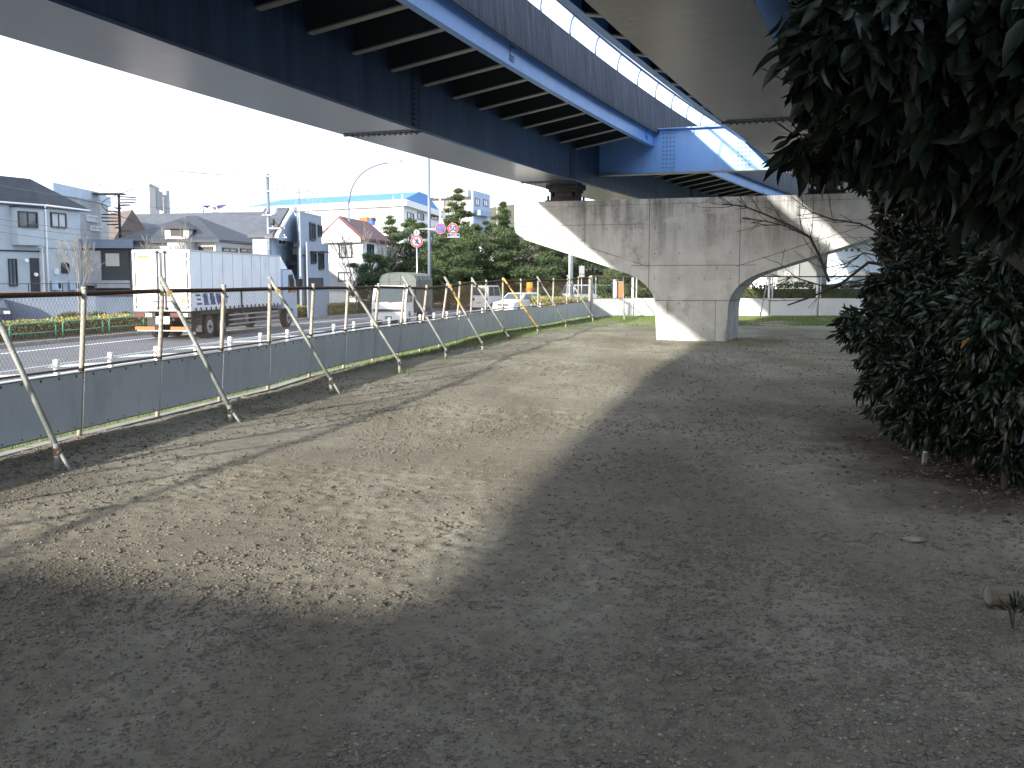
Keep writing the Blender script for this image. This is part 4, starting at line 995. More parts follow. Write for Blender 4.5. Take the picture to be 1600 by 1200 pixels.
# lamp post 1
def lamp_post(label,px,Y,ytop,arm_px,arm_y,r=.10,z0=-.65,pm='lampp'):
    x=(px-800)/F*Y; zt=at(px,ytop,Y).z; T=thing_w('lamp_post',label,'street lamp',(x,Y,z0)); a=at(arm_px,arm_y,Y)
    g=MB(); g.tube([(x,Y,z0),(x,Y,z0+1.2)],r*1.25,10); g.tube([(x,Y,z0+1.2),(x,Y,zt)],r,10,0,r*.7)
    g.build('pole',M[pm],T)
    g=MB(); pts=[Vector((x,Y,zt))]; c1=Vector((x+(a.x-x)*.06,Y,a.z-.35)); 
    for k in range(1,13):
        t=k/12; pts.append((1-t)**2*Vector((x,Y,zt))+2*t*(1-t)*c1+t*t*a)
    g.tube(pts,r*.8,7,0,r*.6); g.build('arm',M[pm],T)
    g=MB(); d=(pts[-1]-pts[-2]).normalized(); g.tube([a-d*.1,a+d*.25,a+d*.7,a+d*.95],.07,8,0,.09); g.box(tuple(a+d*.5+Vector((0,0,-.09))),(.6,.24,.08)); g.build('lamp_head',M['lamph'],T); return T,x,zt
M['lampp']=mat('lamp_post_grey',(.15,.18,.24),rough=.45)
M['lamph']=mat('lamp_head_grey',(.35,.45,.58),rough=.4)
lamp_post('tall curved street lamp between the grey house and the red roofed house',548,75,318,608,254)
T,x,zt=lamp_post('white street lamp pole carrying two round traffic signs, its top hidden behind the left viaduct',672,58,232,600,208,.11,-.62)
Y=58-.25
def rsign(T,px,py,rpx,kind,Y,name='sign_disc'):
    p=at(px,py,Y); r=rpx/F*Y; g=MB()
    g.disc(p,r,(0,1,0),.02,28,0); 
    if kind=='no_parking': g.disc(p+Vector((0,-.012,0)),r*.94,(0,1,0),.012,28,1); g.disc(p+Vector((0,-.02,0)),r*.72,(0,1,0),.012,28,2); g.tube([p+Vector((-r*.55,-.03,r*.55)),p+Vector((r*.55,-.03,-r*.55))],r*.09,6,1)
    else: g.disc(p+Vector((0,-.012,0)),r*.94,(0,1,0),.012,28,1); g.disc(p+Vector((0,-.02,0)),r*.70,(0,1,0),.012,28,0)
    return g.build(name,[M['signf'],M['red'],M['blue']],T), p, r
rsign(T,688.5,357,8.2,'no_parking',Y)
s,p,r=rsign(T,707.8,357,8.2,'ring',Y); text('50',r*1.3,M['deepblue'],'numerals',s,FACE(p+Vector((0,-.032,-.01))))
a=at(699,364.8,Y); b=at(718,371.2,Y); g=MB(); g.bx(a.x,b.x,Y-.01,Y+.01,a.z,b.z); s=g.build('sign_plate',M['signf'],T); text('高中速車',.165,M['deepblue'],'lettering',s,FACE(Vector(((a.x+b.x)/2,Y-.015,(a.z+b.z)/2))))
g=MB(); q=at(655,358,58); q2=at(716,357,58); g.tube([(q.x,58-.12,q.z),(q2.x,58-.12,q.z)],.03,6); g.build('sign_arm',M['chrome'],T)
p=at(651,377,56.5); T=thing_w('traffic_sign','round red ringed no crossing sign with small white disc above on its own grey post','traffic sign',(p.x,56.6,-.62)); g=MB(); g.tube([(p.x,56.6,-.62),(p.x,56.6,at(651,360,56.5).z)],.04,7); g.build('post',M['chrome'],T)
s,p,r=rsign(T,651,377,9.3,'ring',56.5)
g=MB()
def st(pts,w=.06): g.tube([p+Vector((a*r,-.035,b*r)) for a,b in pts],w*r*1.6,5)
st([(.08,.35),(.0,.0)]); st([(0,0),(-.22,-.42)]); st([(0,0),(.25,-.42)]); st([(.05,.22),(-.25,.05)]); st([(.05,.22),(.28,.02)]); st([(-.5,.5),(.5,-.5)],.05)
g.disc(p+Vector((.1*r,-.035,.46*r)),.1*r,(0,1,0),.01,10); g.build('walking_figure',M['navy'],s)
p2=at(651,363.3,56.5); g=MB(); g.disc(p2,.16,(0,1,0),.03,18); g.tube([p2+Vector((0,-.02,.09)),p2+Vector((-.02,-.02,-.08))],.015,5,1); g.build('small_disc',[M['signf'],M['navy']],T)
# twin poles beyond the fence and sign back
T,_,_=lamp_post('lilac tinted pole rising behind the pier cap beside a slimmer one',893.5,68,300,960,290,.085,-.62)
x=(889.5-800)/F*69; T=thing_w('slim_pole','slimmer white pole just left of the lilac tinted lamp pole','pole',(x,69,-.62)); g=MB(); g.tube([(x,69,-.62),(x,69,5.8)],.06,7); g.build('shaft',M['white'],T); g=MB(); g.tube([(x,69,5.8),(x,69,5.9)],.08,7); g.build('cap',M['chrome'],T)
p=at(909,423,66); T=thing_w('sign_board','grey back of two stacked sign boards on a post under the pier cap','traffic sign',(p.x,66,-.62)); g=MB(); g.tube([(p.x,66.05,-.62),(p.x,66.05,p.z+.35)],.035,6); g.build('post',M['chrome'],T); g=MB(); g.box((p.x,66,p.z+.05),(.34,.03,.5)); g.box((p.x,66,p.z-.32),(.34,.03,.16)); g.build('board',M['chrome'],T)
p=at(827.5,470,75); T=thing_w('orange_beacon','fat orange road beacon post with two tiers behind the white sedan','beacon',(p.x,75,-.62)); g=MB(); z1=at(827,441,75).z; g.tube([(p.x,75,-.62),(p.x,75,z1)],.22,12); g.build('body',mat('beacon_orange',(.72,.33,.03),(.6,.24,.03),scale=3,rough=.45),T)
g=MB(); 
for zz in (.55,.95,1.5,z1+.0): g.tube([(p.x,75,zz-.62 if zz<1.6 else z1-.3),(p.x,75,(zz-.62 if zz<1.6 else z1-.3)+.1)],.27,12)
g.build('band',mat('beacon_dark_orange',(.5,.17,.02),rough=.5),T)
# utility pole
x=(423.5-800)/F*62; T=thing_w('utility_pole','concrete utility pole with cross arms and transformer in front of the white gable house','utility pole',(x,62,-.7)); zt=at(423,271,62).z
g=MB(); g.tube([(x,62,-.7),(x,62,zt)],.15,9,0,.10); g.build('pole',M['lampp'],T)
def zz(py): return at(423,py,62).z
for i,(py,x0,x1) in enumerate(((276,-.25,1.35),(299,-.05,1.05),(336,-.35,.6),(371,-.2,1.1),(357,0,1.0))):
    g=MB(); g.box((x+(x0+x1)/2,62-.16,zz(py)),(x1-x0,.08,.08)); 
    k=3 if i<2 else 2
    arm=g.build('cross_arm',M['chrome'],T)
    for j in range(k): 
        g=MB(); q=x+x0+(x1-x0)*(.3+.6*j/(k-1)); g.tube([(q,62-.16,zz(py)+.04),(q,62-.16,zz(py)+.2)],.055,7); g.build('insulator',M['blue2'] if 'blue2' in M else M['chrome'],arm)
g=MB(); g.tube([(x+.4,61.75,zz(336)),(x+.4,61.75,zz(325))],.2,10); g.build('transformer',M['w_lb2'],T)
g=MB(); g.box((x+.68,61.8,zz(281)),(.55,.2,.3)); g.build('switch_box',M['chrome'],T)
g=MB(); g.tube([(x+.3,61.75,zz(352)),(x+.3,61.75,zz(343))],.13,8); g.tube([(x+.35,61.75,zz(345)),(x+.9,61.7,zz(358))],.04,5); g.build('cable_joint',M['dark'],T)
def wire(a,b,sag,label,r=.012):
    T=None; g=MB(); pts=[]
    for k in range(13): t=k/12; q=a.lerp(b,t); pts.append(q-Vector((0,0,sag*4*t*(1-t))))
    g.tube(pts,r,4,cap=False); o=g.build('overhead_wire',M['wirec'],None); props(o,label,'wire','overhead wires at the utility pole')
M['wirec']=mat('cable_grey',(.10,.10,.11),rough=.6)
for i,(py0,Y0,dx,py1,sag,lb) in enumerate(((207,52,.3,276,.5,'topmost thin wire running from the left edge to the utility pole'),(213,52,.8,276,.5,'thin wire just under the topmost one, left of the utility pole'),(283,54,0,336,.3,'wire crossing in front of the dark roof of the pale green house'),(336,54,0,371,.4,'wire crossing the upper wall of the pale green house'),(345,54,.0,378,.4,'lower wire crossing the windows level of the pale green house'),(356,54,.2,392,.4,'lowest wire crossing the pale green house'))):
    wire(at(-40,py0,Y0),Vector((x+dx,61.84,zz(py1))),sag,lb)
wire(Vector((x+1.2,61.84,zz(276))),at(640,222,74),.6,'wire leaving the utility pole to the right towards the pale sky')
wire(Vector((x+.9,61.84,zz(299))),at(636,282,90),.5,'wire leaving the utility pole to the right, above the blue factory roof')
for i,(px,Y,yt,lb) in enumerate(((617,100,306,'thin grey pole before the factory, left of the pines'),(631,104,304,'slim white pole before the corner of the factory'),(689,104,300,'slim white pole before the apartment block'),(777,120,290,'thin short mast at the right end of the apartment block'))):
    xx=(px-800)/F*Y; zt=at(px,yt,Y).z; T=thing_w('slim_pole',lb,'pole',(xx,Y,-.7)); g=MB(); g.tube([(xx,Y,-.7),(xx,Y,zt)],.1,6,0,.07); g.build('shaft',M['w_conc'] if i in(0,3) else M['white'],T); g=MB(); g.box((xx,Y-.1,zt-.6),(1.3,.08,.08)); g.build('cross_arm',M['chrome'],T)

# ------------------------------------------------------------------ vehicles
def wheel(T,x,y,r,w,side,dbl=False):
    g=MB(); g.tube([(x-w/2,y,r),(x-w/2+.02,y,r),(x+w/2-.02,y,r),(x+w/2,y,r)],r,18); wl=g.build('wheel',M['black'],T)
    g=MB(); xo=x+side*(w/2+.005); g.disc((xo,y,r),r*.58,(1,0,0),.03,14); g.disc((xo+side*.02,y,r),r*.2,(1,0,0),.05,8,1)
    for k in range(6): a=k*math.pi/3; g.disc((xo+side*.016,y+math.cos(a)*r*.38,r+math.sin(a)*r*.38),r*.07,(1,0,0),.01,6,1)
    g.build('rim',[M['chrome'],M['dark']],wl)
def place(T,x,y,z,hd): T.location=(x,y,z); T.rotation_euler=(0,0,-hd)      # +Y of the model points along heading
# box truck (model: rear at y=0, front at +y)
T=thing('box_truck','large white box truck seen from behind with closed rear doors and orange reflectors','truck')
Wd=2.3; Lb=9.9; zb,zt=1.12,3.46
g=MB(); g.bx(-Wd/2,Wd/2,.06,Lb,zb,zt); body=g.build('cargo_box',M['truckside'],T)
g=MB()
for k in range(9): yy=1.05*k+1.0; g.bx(Wd/2,Wd/2+.012,yy,yy+.025,zb+.75,zt-.02); g.bx(-Wd/2-.012,-Wd/2,yy,yy+.025,zb+.7,zt-.02)
g.bx(Wd/2,Wd/2+.018,.06,Lb,zb+.70,zb+.745); g.bx(Wd/2,Wd/2+.02,.06,Lb,zb,zb+.05); g.bx(Wd/2,Wd/2+.02,.06,Lb,zt-.05,zt)
for k in range(20): g.bx(Wd/2,Wd/2+.04,.4+.47*k,.46+.47*k,zb-.05,zb+.12,1)
g.bx(Wd/2,Wd/2+.05,Lb*.5,Lb*.5+.07,zb-.25,zb+.72,1)
g.build('side_rib',[M['chrome'],M['dark']],body)
g=MB()
for x in (-Wd/2-.01,Wd/2-.07): g.bx(x,x+.08,0,.058,zb,zt)
g.bx(-Wd/2+.07,Wd/2-.07,0,.058,zt-.09,zt); g.bx(-Wd/2+.07,Wd/2-.07,0,.058,zb,zb+.1); g.build('door_frame',M['chrome'],body)
for s,lab in ((-1,'left rear door with an orange sticker'),(1,None)):
    g=MB(); x0,x1=(-Wd/2+.085,-.012) if s<0 else (.012,Wd/2-.085); g.bx(x0,x1,-.01,.055,zb+.11,zt-.1); d=g.build('rear_door',M['white'],T)
    if lab: d['label']=lab
    g=MB(); g.bx(x0,x1,-.022,-.011,zb+.11,zb+.145); g.bx(x0,x1,-.022,-.011,zt-.135,zt-.1)
    xe=x0 if s<0 else x1-.04; g.bx(xe,xe+.04,-.022,-.011,zb+.146,zt-.136); xi=x1-.04 if s<0 else x0; g.bx(xi,xi+.04,-.022,-.011,zb+.146,zt-.136); g.build('door_seal',M['dark'],d)
    g=MB(); xr=-.14 if s<0 else .17; g.tube([(xr,-.05,zb+.05),(xr,-.05,zt-.03)],.024,6); g.box((xr,-.05,zt-.06),(.09,.05,.06)); g.box((xr,-.05,zb+.08),(.09,.05,.06)); g.build('lock_rod',M['dark'],d)
    for z in (zb+.25,zb+.85,zb+1.5,zt-.35): g=MB(); g.box((x0+.0 if s<0 else x1,-.035,z),(.16,.03,.055)); g.build('hinge',M['chrome'],d)
    if s<0: g=MB(); g.bx(-Wd/2+.22,-Wd/2+.66,-.026,-.0225,zt-.31,zt-.2); g.build('orange_sticker',M['reflect'],d)
    else: g=MB(); g.bx(.8,.93,-.026,-.0225,zb+.32,zb+.5); g.build('yellow_sticker',M['plateY'],d)
    g=MB(); g.bx(xr+.0,xr+.25*s,-.075,-.055,zb+.36,zb+.39); g.build('handle',M['dark'],d)
for s in (-1,1):
    g=MB(); cx=s*.72; g.bx(cx-.42,cx+.42,0,.12,.88,1.06); g.bx(cx-.36,cx-.02,-.02,0,.90,1.04,1); g.bx(cx+.02,cx+.3,-.02,0,.90,1.04,2); g.build('tail_light',[M['dark'],M['tail'],M['lampg']],T)
    g=MB(); g.bx(cx-.40,cx+.40,-.03,.05,.40,.52); g.build('reflector',M['reflect'],T)
    for yy in (1.7,2.9,8.9 if 0 else Lb+1.2):
        wheel(T,s*(Wd/2-.22),yy,.46,.42 if yy<5 else .26,s)
    g=MB(); g.bx(s*(Wd/2-.45),s*(Wd/2-.02),.98,1.0,.28,.95); g.build('mud_flap',M['dark'],T)
    g=MB()
    for z in (.42,.62,.82): g.bx(s*(Wd/2-.05),s*(Wd/2-.01),3.7,Lb-.4,z,z+.06)
    g.build('side_guard',M['chrome'],T)
g=MB(); g.bx(-.28,.28,-.01,.02,.62,.92); g.bx(-1.05,1.05,.0,.06,.35,.39); g.build('bumper',M['chrome'],T)
g=MB(); g.bx(-.25,.25,-.03,-.012,.63,.85); g.build('number_plate',M['plate'],T)
g=MB(); g.bx(-.42,-.3,.1,Lb+1.5,.75,1.05); g.bx(.3,.42,.1,Lb+1.5,.75,1.05); g.bx(-1.1,1.1,1,3.6,.95,1.11); g.bx(.55,1.08,4.2,5.6,.35,.95); g.bx(-1.08,-.55,4.2,5.6,.35,.95); g.build('chassis',M['dark'],T)
cabp=[(Lb+.35,.95),(Lb+.35,2.75),(Lb+1.6,2.8),(Lb+2.2,2.2),(Lb+2.3,1.5),(Lb+2.3,.45),(Lb+1.75,.45),(Lb+1.68,.9)]
g=MB(); g.prism(cabp,lambda p:(-Wd/2+.02,p[0],p[1]),lambda p:(Wd/2-.02,p[0],p[1])); g.build('cab',mat('light_blue_cab_paint',(.42,.52,.66),rough=.3),T,True)
g=MB(); g.prism([(Lb+.5,2.82),(Lb+.6,3.4),(Lb+1.5,2.84)],lambda p:(-.95,p[0],p[1]),lambda p:(.95,p[0],p[1])); g.build('wind_deflector',M['white'],T,True)
g=MB()
for s in (-1,1): g.prism([(Lb+1.05,1.7),(Lb+1.1,2.55),(Lb+1.65,2.6),(Lb+2.12,2.05),(Lb+2.15,1.7)],lambda p:(s*(Wd/2-.02),p[0],p[1]),lambda p:(s*(Wd/2-.01),p[0],p[1]))
g.build('side_window',M['carglass'],T,True)
g=MB()
for s in (-1,1): g.tube([(s*(Wd/2-.05),Lb+2.1,2.5),(s*(Wd/2+.22),Lb+2.2,2.45),(s*(Wd/2+.22),Lb+2.2,1.8)],.02,5); g.box((s*(Wd/2+.22),Lb+2.2,2.15),(.2,.08,.42))
g.build('mirror',M['dark'],T)
text('三 重 量 輸  ナ',.50,M['navy'],'lettering',body,Matrix.Translation(Vector((Wd/2+.006,2.15,zb+.40)))@Matrix.Rotation(R(90),4,'Z')@Matrix.Rotation(R(90),4,'X'),.003,-.35)
place(T,-13.45,39.9,-.75,R(7.5))

# canopy truck, facing the camera : front at y=0, body towards +y
T=thing('canopy_truck','white flatbed truck with grey green canvas canopy driving towards the viewer','truck')
Wd=1.75
fp_=[(0,.38),(-.03,.9),(.0,1.15),(.42,1.98),(.6,2.03),(1.5,2.03),(1.52,.5),(.95,.5),(.85,.75),(.55,.75),(.45,.42)]
g=MB(); g.prism(fp_,lambda p:(-Wd/2,p[0],p[1]),lambda p:(Wd/2,p[0],p[1])); g.build('cab',M['carw'],T,True)
g=MB(); g.add([(-Wd/2+.13,.02,1.22),(Wd/2-.13,.02,1.22),(Wd/2-.16,.385,1.93),(-Wd/2+.16,.385,1.93)],[(0,1,2,3)]); g.build('windshield',M['carglass'],T)
g=MB(); g.tube([(-.6,.0,1.2),(-.1,.05,1.24),(.0,.0,1.19),(.6,.05,1.24)],.018,4); g.build('wiper',M['dark'],T)
g=MB()
for s in (-1,1): g.prism([(.14,1.2),(.45,1.9),(.75,1.93),(1.2,1.93),(1.2,1.2)],lambda p:(s*(Wd/2+.002),p[0],p[1]),lambda p:(s*(Wd/2+.01),p[0],p[1]))
g.build('side_window',M['carglass'],T,True)
g=MB(); g.bx(-Wd/2+.08,Wd/2-.08,-.06,-.02,.74,.86); g.build('grille',M['dark'],T)
for s in (-1,1):
    g=MB(); g.bx(s*(Wd/2-.34),s*(Wd/2-.08),-.055,-.02,.60,.74); g.build('headlight',M['lampg'],T)
    g=MB(); g.tube([(s*Wd/2,.15,1.6),(s*(Wd/2+.16),.05,1.55),(s*(Wd/2+.16),.05,1.2)],.016,5); g.box((s*(Wd/2+.16),.05,1.38),(.14,.06,.26)); g.build('mirror',M['dark'],T)
    wheel(T,s*(Wd/2-.14),.7,.34,.2,s); wheel(T,s*(Wd/2-.14),3.6,.34,.3,s)
g=MB(); g.bx(-Wd/2-.01,Wd/2+.01,-.08,.05,.33,.55); g.build('bumper',M['carw'],T); g=MB(); g.bx(-.17,.17,-.1,-.082,.38,.52); g.build('number_plate',M['green'],T)
cw=1.9
sec=[(-cw/2,.85),(cw/2,.85),(cw/2,2.3),(cw/2-.12,2.52),(cw/2-.4,2.62),(0,2.67),(-cw/2+.4,2.62),(-cw/2+.12,2.52),(-cw/2,2.3)]
g=MB(); g.prism(sec,lambda p:(p[0],1.7,p[1]),lambda p:(p[0],5.3,p[1])); cp=g.build('canopy',M['canvas'],T,True)
g=MB()
for yy in (1.7,2.6,3.5,4.4,5.28): g.tube([(p[0]*1.008,yy,.85+(p[1]-.85)*1.006) for p in sec[1:]],.022,5)
for x in (-.45,.15): g.tube([(x,1.69,.9),(x,1.69,2.6)],.012,4)
g.tube([(-.95,1.69,2.22),(.95,1.69,2.22)],.012,4)
g.build('canopy_seam',M['canvas'],cp)
g=MB(); g.bx(cw/2+.003,cw/2+.02,1.75,5.28,.86,2.25); g.build('side_curtain',M['canvasd'],cp)
g=MB(); g.bx(-.8,.8,1.55,5.3,.62,.84); g.build('chassis',M['dark'],T)
place(T,(608-800)/F*51.5,51.5,-.75,R(9))

def car(name,label,cat,prof,gh,Wc,wheels,rr,paint,x,y,hd,plate='plate',cw=.78,rear_first=True,facing='rear'):
    """model: end seen by the camera at y=0. prof = lower body side profile (y,z); gh = greenhouse profile (y,z)"""
    T=thing(name,label,cat)
    def loft(P,w0,w1,zs,zt_):
        g=MB(); n=len(P); vs=[]
        for s in (-1,1):
            for (yy,zz_) in P:
                t=(zz_-zs)/(zt_-zs); w=w0+(w1-w0)*max(0,min(1,t)); vs.append((s*w/2,yy,zz_))
        g.add(vs,[tuple(range(n)),tuple(range(2*n-1,n-1,-1))]+[(i,(i+1)%n,n+(i+1)%n,n+i) for i in range(n)]); return g
    g=loft(prof,Wc,Wc*.95,prof[0][1],max(p[1] for p in prof)); b=g.build('body',paint,T,True)
    mod=b.modifiers.new('bevel','BEVEL'); mod.width=.06; mod.segments=3; mod.limit_method='ANGLE'
    z0=min(p[1] for p in gh); z1=max(p[1] for p in gh)
    g=loft(gh,Wc*.95,Wc*cw,z0,z1); c=g.build('cabin',paint,T,True); mod=c.modifiers.new('bevel','BEVEL'); mod.width=.05; mod.segments=2; mod.limit_method='ANGLE'
    def wd(z): return Wc*.95+(Wc*cw-Wc*.95)*(z-z0)/(z1-z0)
    (ya,za),(yb,zb_),(yc,zc),(yd,zd)=gh[0],gh[1],gh[-2],gh[-1]
    def glass(nm,p,q,out,ins=.1):
        a,b_=.12,.88; g=MB(); P0=Vector((0,p[0],p[1])); P1=Vector((0,q[0],q[1])); A_=P0.lerp(P1,a); B_=P0.lerp(P1,b_); o=Vector((0,out,.004))
        wa,wb=wd(A_.z)/2-ins,wd(B_.z)/2-ins
        g.add([A_+o+Vector((-wa,0,0)),A_+o+Vector((wa,0,0)),B_+o+Vector((wb,0,0)),B_+o+Vector((-wb,0,0))],[(0,1,2,3)]); g.build(nm,M['carglass'],T,True)
    glass('windshield' if facing=='front' else 'rear_window',(ya,za),(yb,zb_),-.012); glass('rear_window' if facing=='front' else 'windshield',(yd,zd),(yc,zc),.012)
    for s in (-1,1):
        ym=(yb+yc)/2
        for (q0,q1,t0,t1) in (((ya*.7+yb*.3)+.12,ym-.05,yb+.12,ym-.05),(ym+.05,(yd*.7+yc*.3)-.12,ym+.05,yc-.12)):
            zl,zh=z0+.06,z1-.09; wl,wh=wd(zl)/2+.006,wd(zh)/2+.006
            g=MB(); g.add([(s*wl,q0,zl),(s*wl,q1,zl),(s*wh,t1,zh),(s*wh,t0,zh)],[(0,1,2,3)]); g.build('side_window',M['carglass'],T,True)
        for yy in wheels: wheel(T,s*(Wc/2-.09),yy,rr,.2,s)
        yl=prof[0][0]; zl=.72 if facing=='front' else .85
        g=MB(); g.bx(s*(Wc/2-.38),s*(Wc/2-.1),-.03,.05,zl-.08,zl+.06 if facing=='front' else zl+.12); g.build('headlight' if facing=='front' else 'tail_light',M['lampg'] if facing=='front' else M['tail'],T)
    g=MB(); g.bx(-.17,.17,-.045,-.02,.42 if facing=='front' else .55,.52 if facing=='front' else .66); g.build('number_plate',M[plate],T)
    g=MB(); g.bx(-Wc/2+.06,Wc/2-.06,-.035,.1,.26,.40); g.build('bumper',paint,T)
    if facing=='front': g=MB(); g.bx(-.42,.42,-.03,.03,.58,.70); g.build('grille',M['dark'],T)
    place(T,x,y,-.75,hd); return T
# white sedan coming towards the viewer
car('white_wagon','white estate car driving towards the viewer behind the orange prop','car',[(0,.3),(0,.72),(.15,.82),(1.15,.95),(4.2,.98),(4.35,.9),(4.4,.3)],[(1.05,.94),(1.75,1.42),(3.7,1.42),(4.25,.96)],1.68,(.85,3.4),.31,M['carw'],(786-800)/F*69,69,R(30),'plate',.78,facing='front')
car('white_van','white kei van seen from behind with yellow number plate, left of the estate car','van',[(0,.3),(0,1.05),(3.2,1.05),(3.38,.75),(3.4,.3)],[(.0,1.04),(.12,1.86),(2.7,1.86),(3.2,1.05)],1.5,(.6,2.9),.28,M['carw'],(749-800)/F*77,77,R(17),'plateY',.88,facing='rear')
car('blue_white_van','white and pale blue van beyond the yellow green hedge near the end of the fence','van',[(0,.3),(0,1.1),(4.2,1.1),(4.4,.75),(4.4,.3)],[(.0,1.09),(.35,1.9),(3.9,1.9),(4.1,1.1)],1.7,(.8,3.6),.32,M['vanb'] if 'vanb' in M else mat('pale_blue_paint',(.50,.58,.74),rough=.3),(884-800)/F*84,84,R(62),'plate',.85,facing='front')
car('dark_car','dark blue car parked by the blue wall at the left edge','car',[(0,.3),(0,.65),(.15,.74),(1.0,.85),(4.0,.88),(4.1,.8),(4.1,.3)],[(.95,.84),(1.6,1.35),(3.2,1.35),(3.9,.86)],1.62,(.8,3.3),.3,mat('dark_blue_paint',(.02,.03,.07),rough=.2),(-8-800)/F*51,51,R(-30),'plate',.8,facing='front')

# ------------------------------------------------------------------ pines across the road
def pine(label,px,Y,ytop,wpx,seed,shape='round',n=5200,ml='pine',ybot=440):
    x=(px-800)/F*Y; zt=at(px,ytop,Y).z; rg=random.Random(seed); h=zt+.7; w=wpx/F*Y/2
    T=thing_w('pine_tree',label,'tree',(x,Y,-.7),'pines across the road')
    g=MB(); tp=Vector((x+rg.uniform(-.3,.3),Y,zt-.15*h)); b=Vector((x,Y,-.8)); mid=b.lerp(tp,.5)+Vector((rg.uniform(-.3,.3),0,0)); g.tube([b,mid,tp],.17,7,0,.06)
    tr=g.build('trunk',M['bark'],T)
    g=MB(); C=[]; S=[]
    lay=17 if shape=='cone' else 9
    zb0=-.7+h*(.16 if shape!='top' else .35); cl_=[]
    for i in range(lay):
        t=i/(lay-1); z=zb0+(zt-zb0)*t
        if shape=='cone': rad=w*(1-t)**.85+.12
        else: rad=w*math.sqrt(max(0,1-((t-.35)/.68)**2))+.15
        k=max(2,int(3+rad*2.6))
        for j in range(k):
            a=6.283*(j+rg.random()*.8)/k; rr=rad*rg.uniform(.4,1.15); c=Vector((x+math.cos(a)*rr,Y+math.sin(a)*rr,z+rg.uniform(-.3,.3)-.08*rr))
            cl_.append((c,rg.uniform(.34,.7)*(1 if rad>1.3 else .55))); s=b.lerp(tp,min(1,max(.05,(z-.5+.7)/h)))
            g.tube([s,s.lerp(c,.5)+Vector((0,0,.15)),c],.035,4,0,.012,cap=False)
    g.build('limb',M['bark'],tr)
    rn=np.random.default_rng(seed); per=max(30,int(n*1.6)//len(cl_))
    for c,r in cl_:
        d=rand_dir(rn,per)*np.array([1.35,1.35,.55])*r*rn.uniform(.2,1.15,(per,1))**.8; C.append(d+np.array(c))
    C=np.concatenate(C); k=(rn.random(len(C))<.2).astype(int)
    needle_cloud('foliage',C,np.full(len(C),.22),[M[ml],M['pinel']],T,seed,.7,.20,4,mi=k)
pine('small pine with open crown leftmost of the group, above the canopy truck',585,70,398,60,1,n=3000,ml='pine')
pine('pine behind the canopy truck with sparse grey green top, before the factory',612,88,345,70,2,'cone',4200)
pine('broad pine behind the round no crossing sign',645,84,350,96,3,n=6500)
pine('tall conical pine with pointed top right of the speed sign',716,86,302,112,4,'cone',7500)
pine('low pine in front of the tall pointed one, just right of the lamp pole',700,80,372,80,5,n=5200)
pine('broad dark pine right of the pointed one, above the white van',758,84,352,104,6,n=7000)
pine('tall pine just left of the pier cap end, rising before the hills',786,92,318,66,7,'cone',5500)
pine('wide pine under the left end of the pier cap',825,86,352,118,8,n=7500)
pine('low pine under the pier cap behind the orange beacon',872,90,382,90,9,n=5200)
pine('dark pine filling the gap beneath the pier cap slope',925,92,398,80,10,n=4500)
pine('squat bushy pine between the broad pine and the pointed one, lower crown',672,92,385,90,12,n=4500)
pine('rounded tree behind the end of the site fence, left of the column',985,84,412,90,13,n=4500)
hedge('far_shrubbery','dark shrubbery along the foot of the pines behind the brown screen fence','shrubbery',[((620-800)/F*99,99.6),((760-800)/F*99,99.6),((1020-800)/F*99,98)],3,2.6,'hedged',240,.25,9)

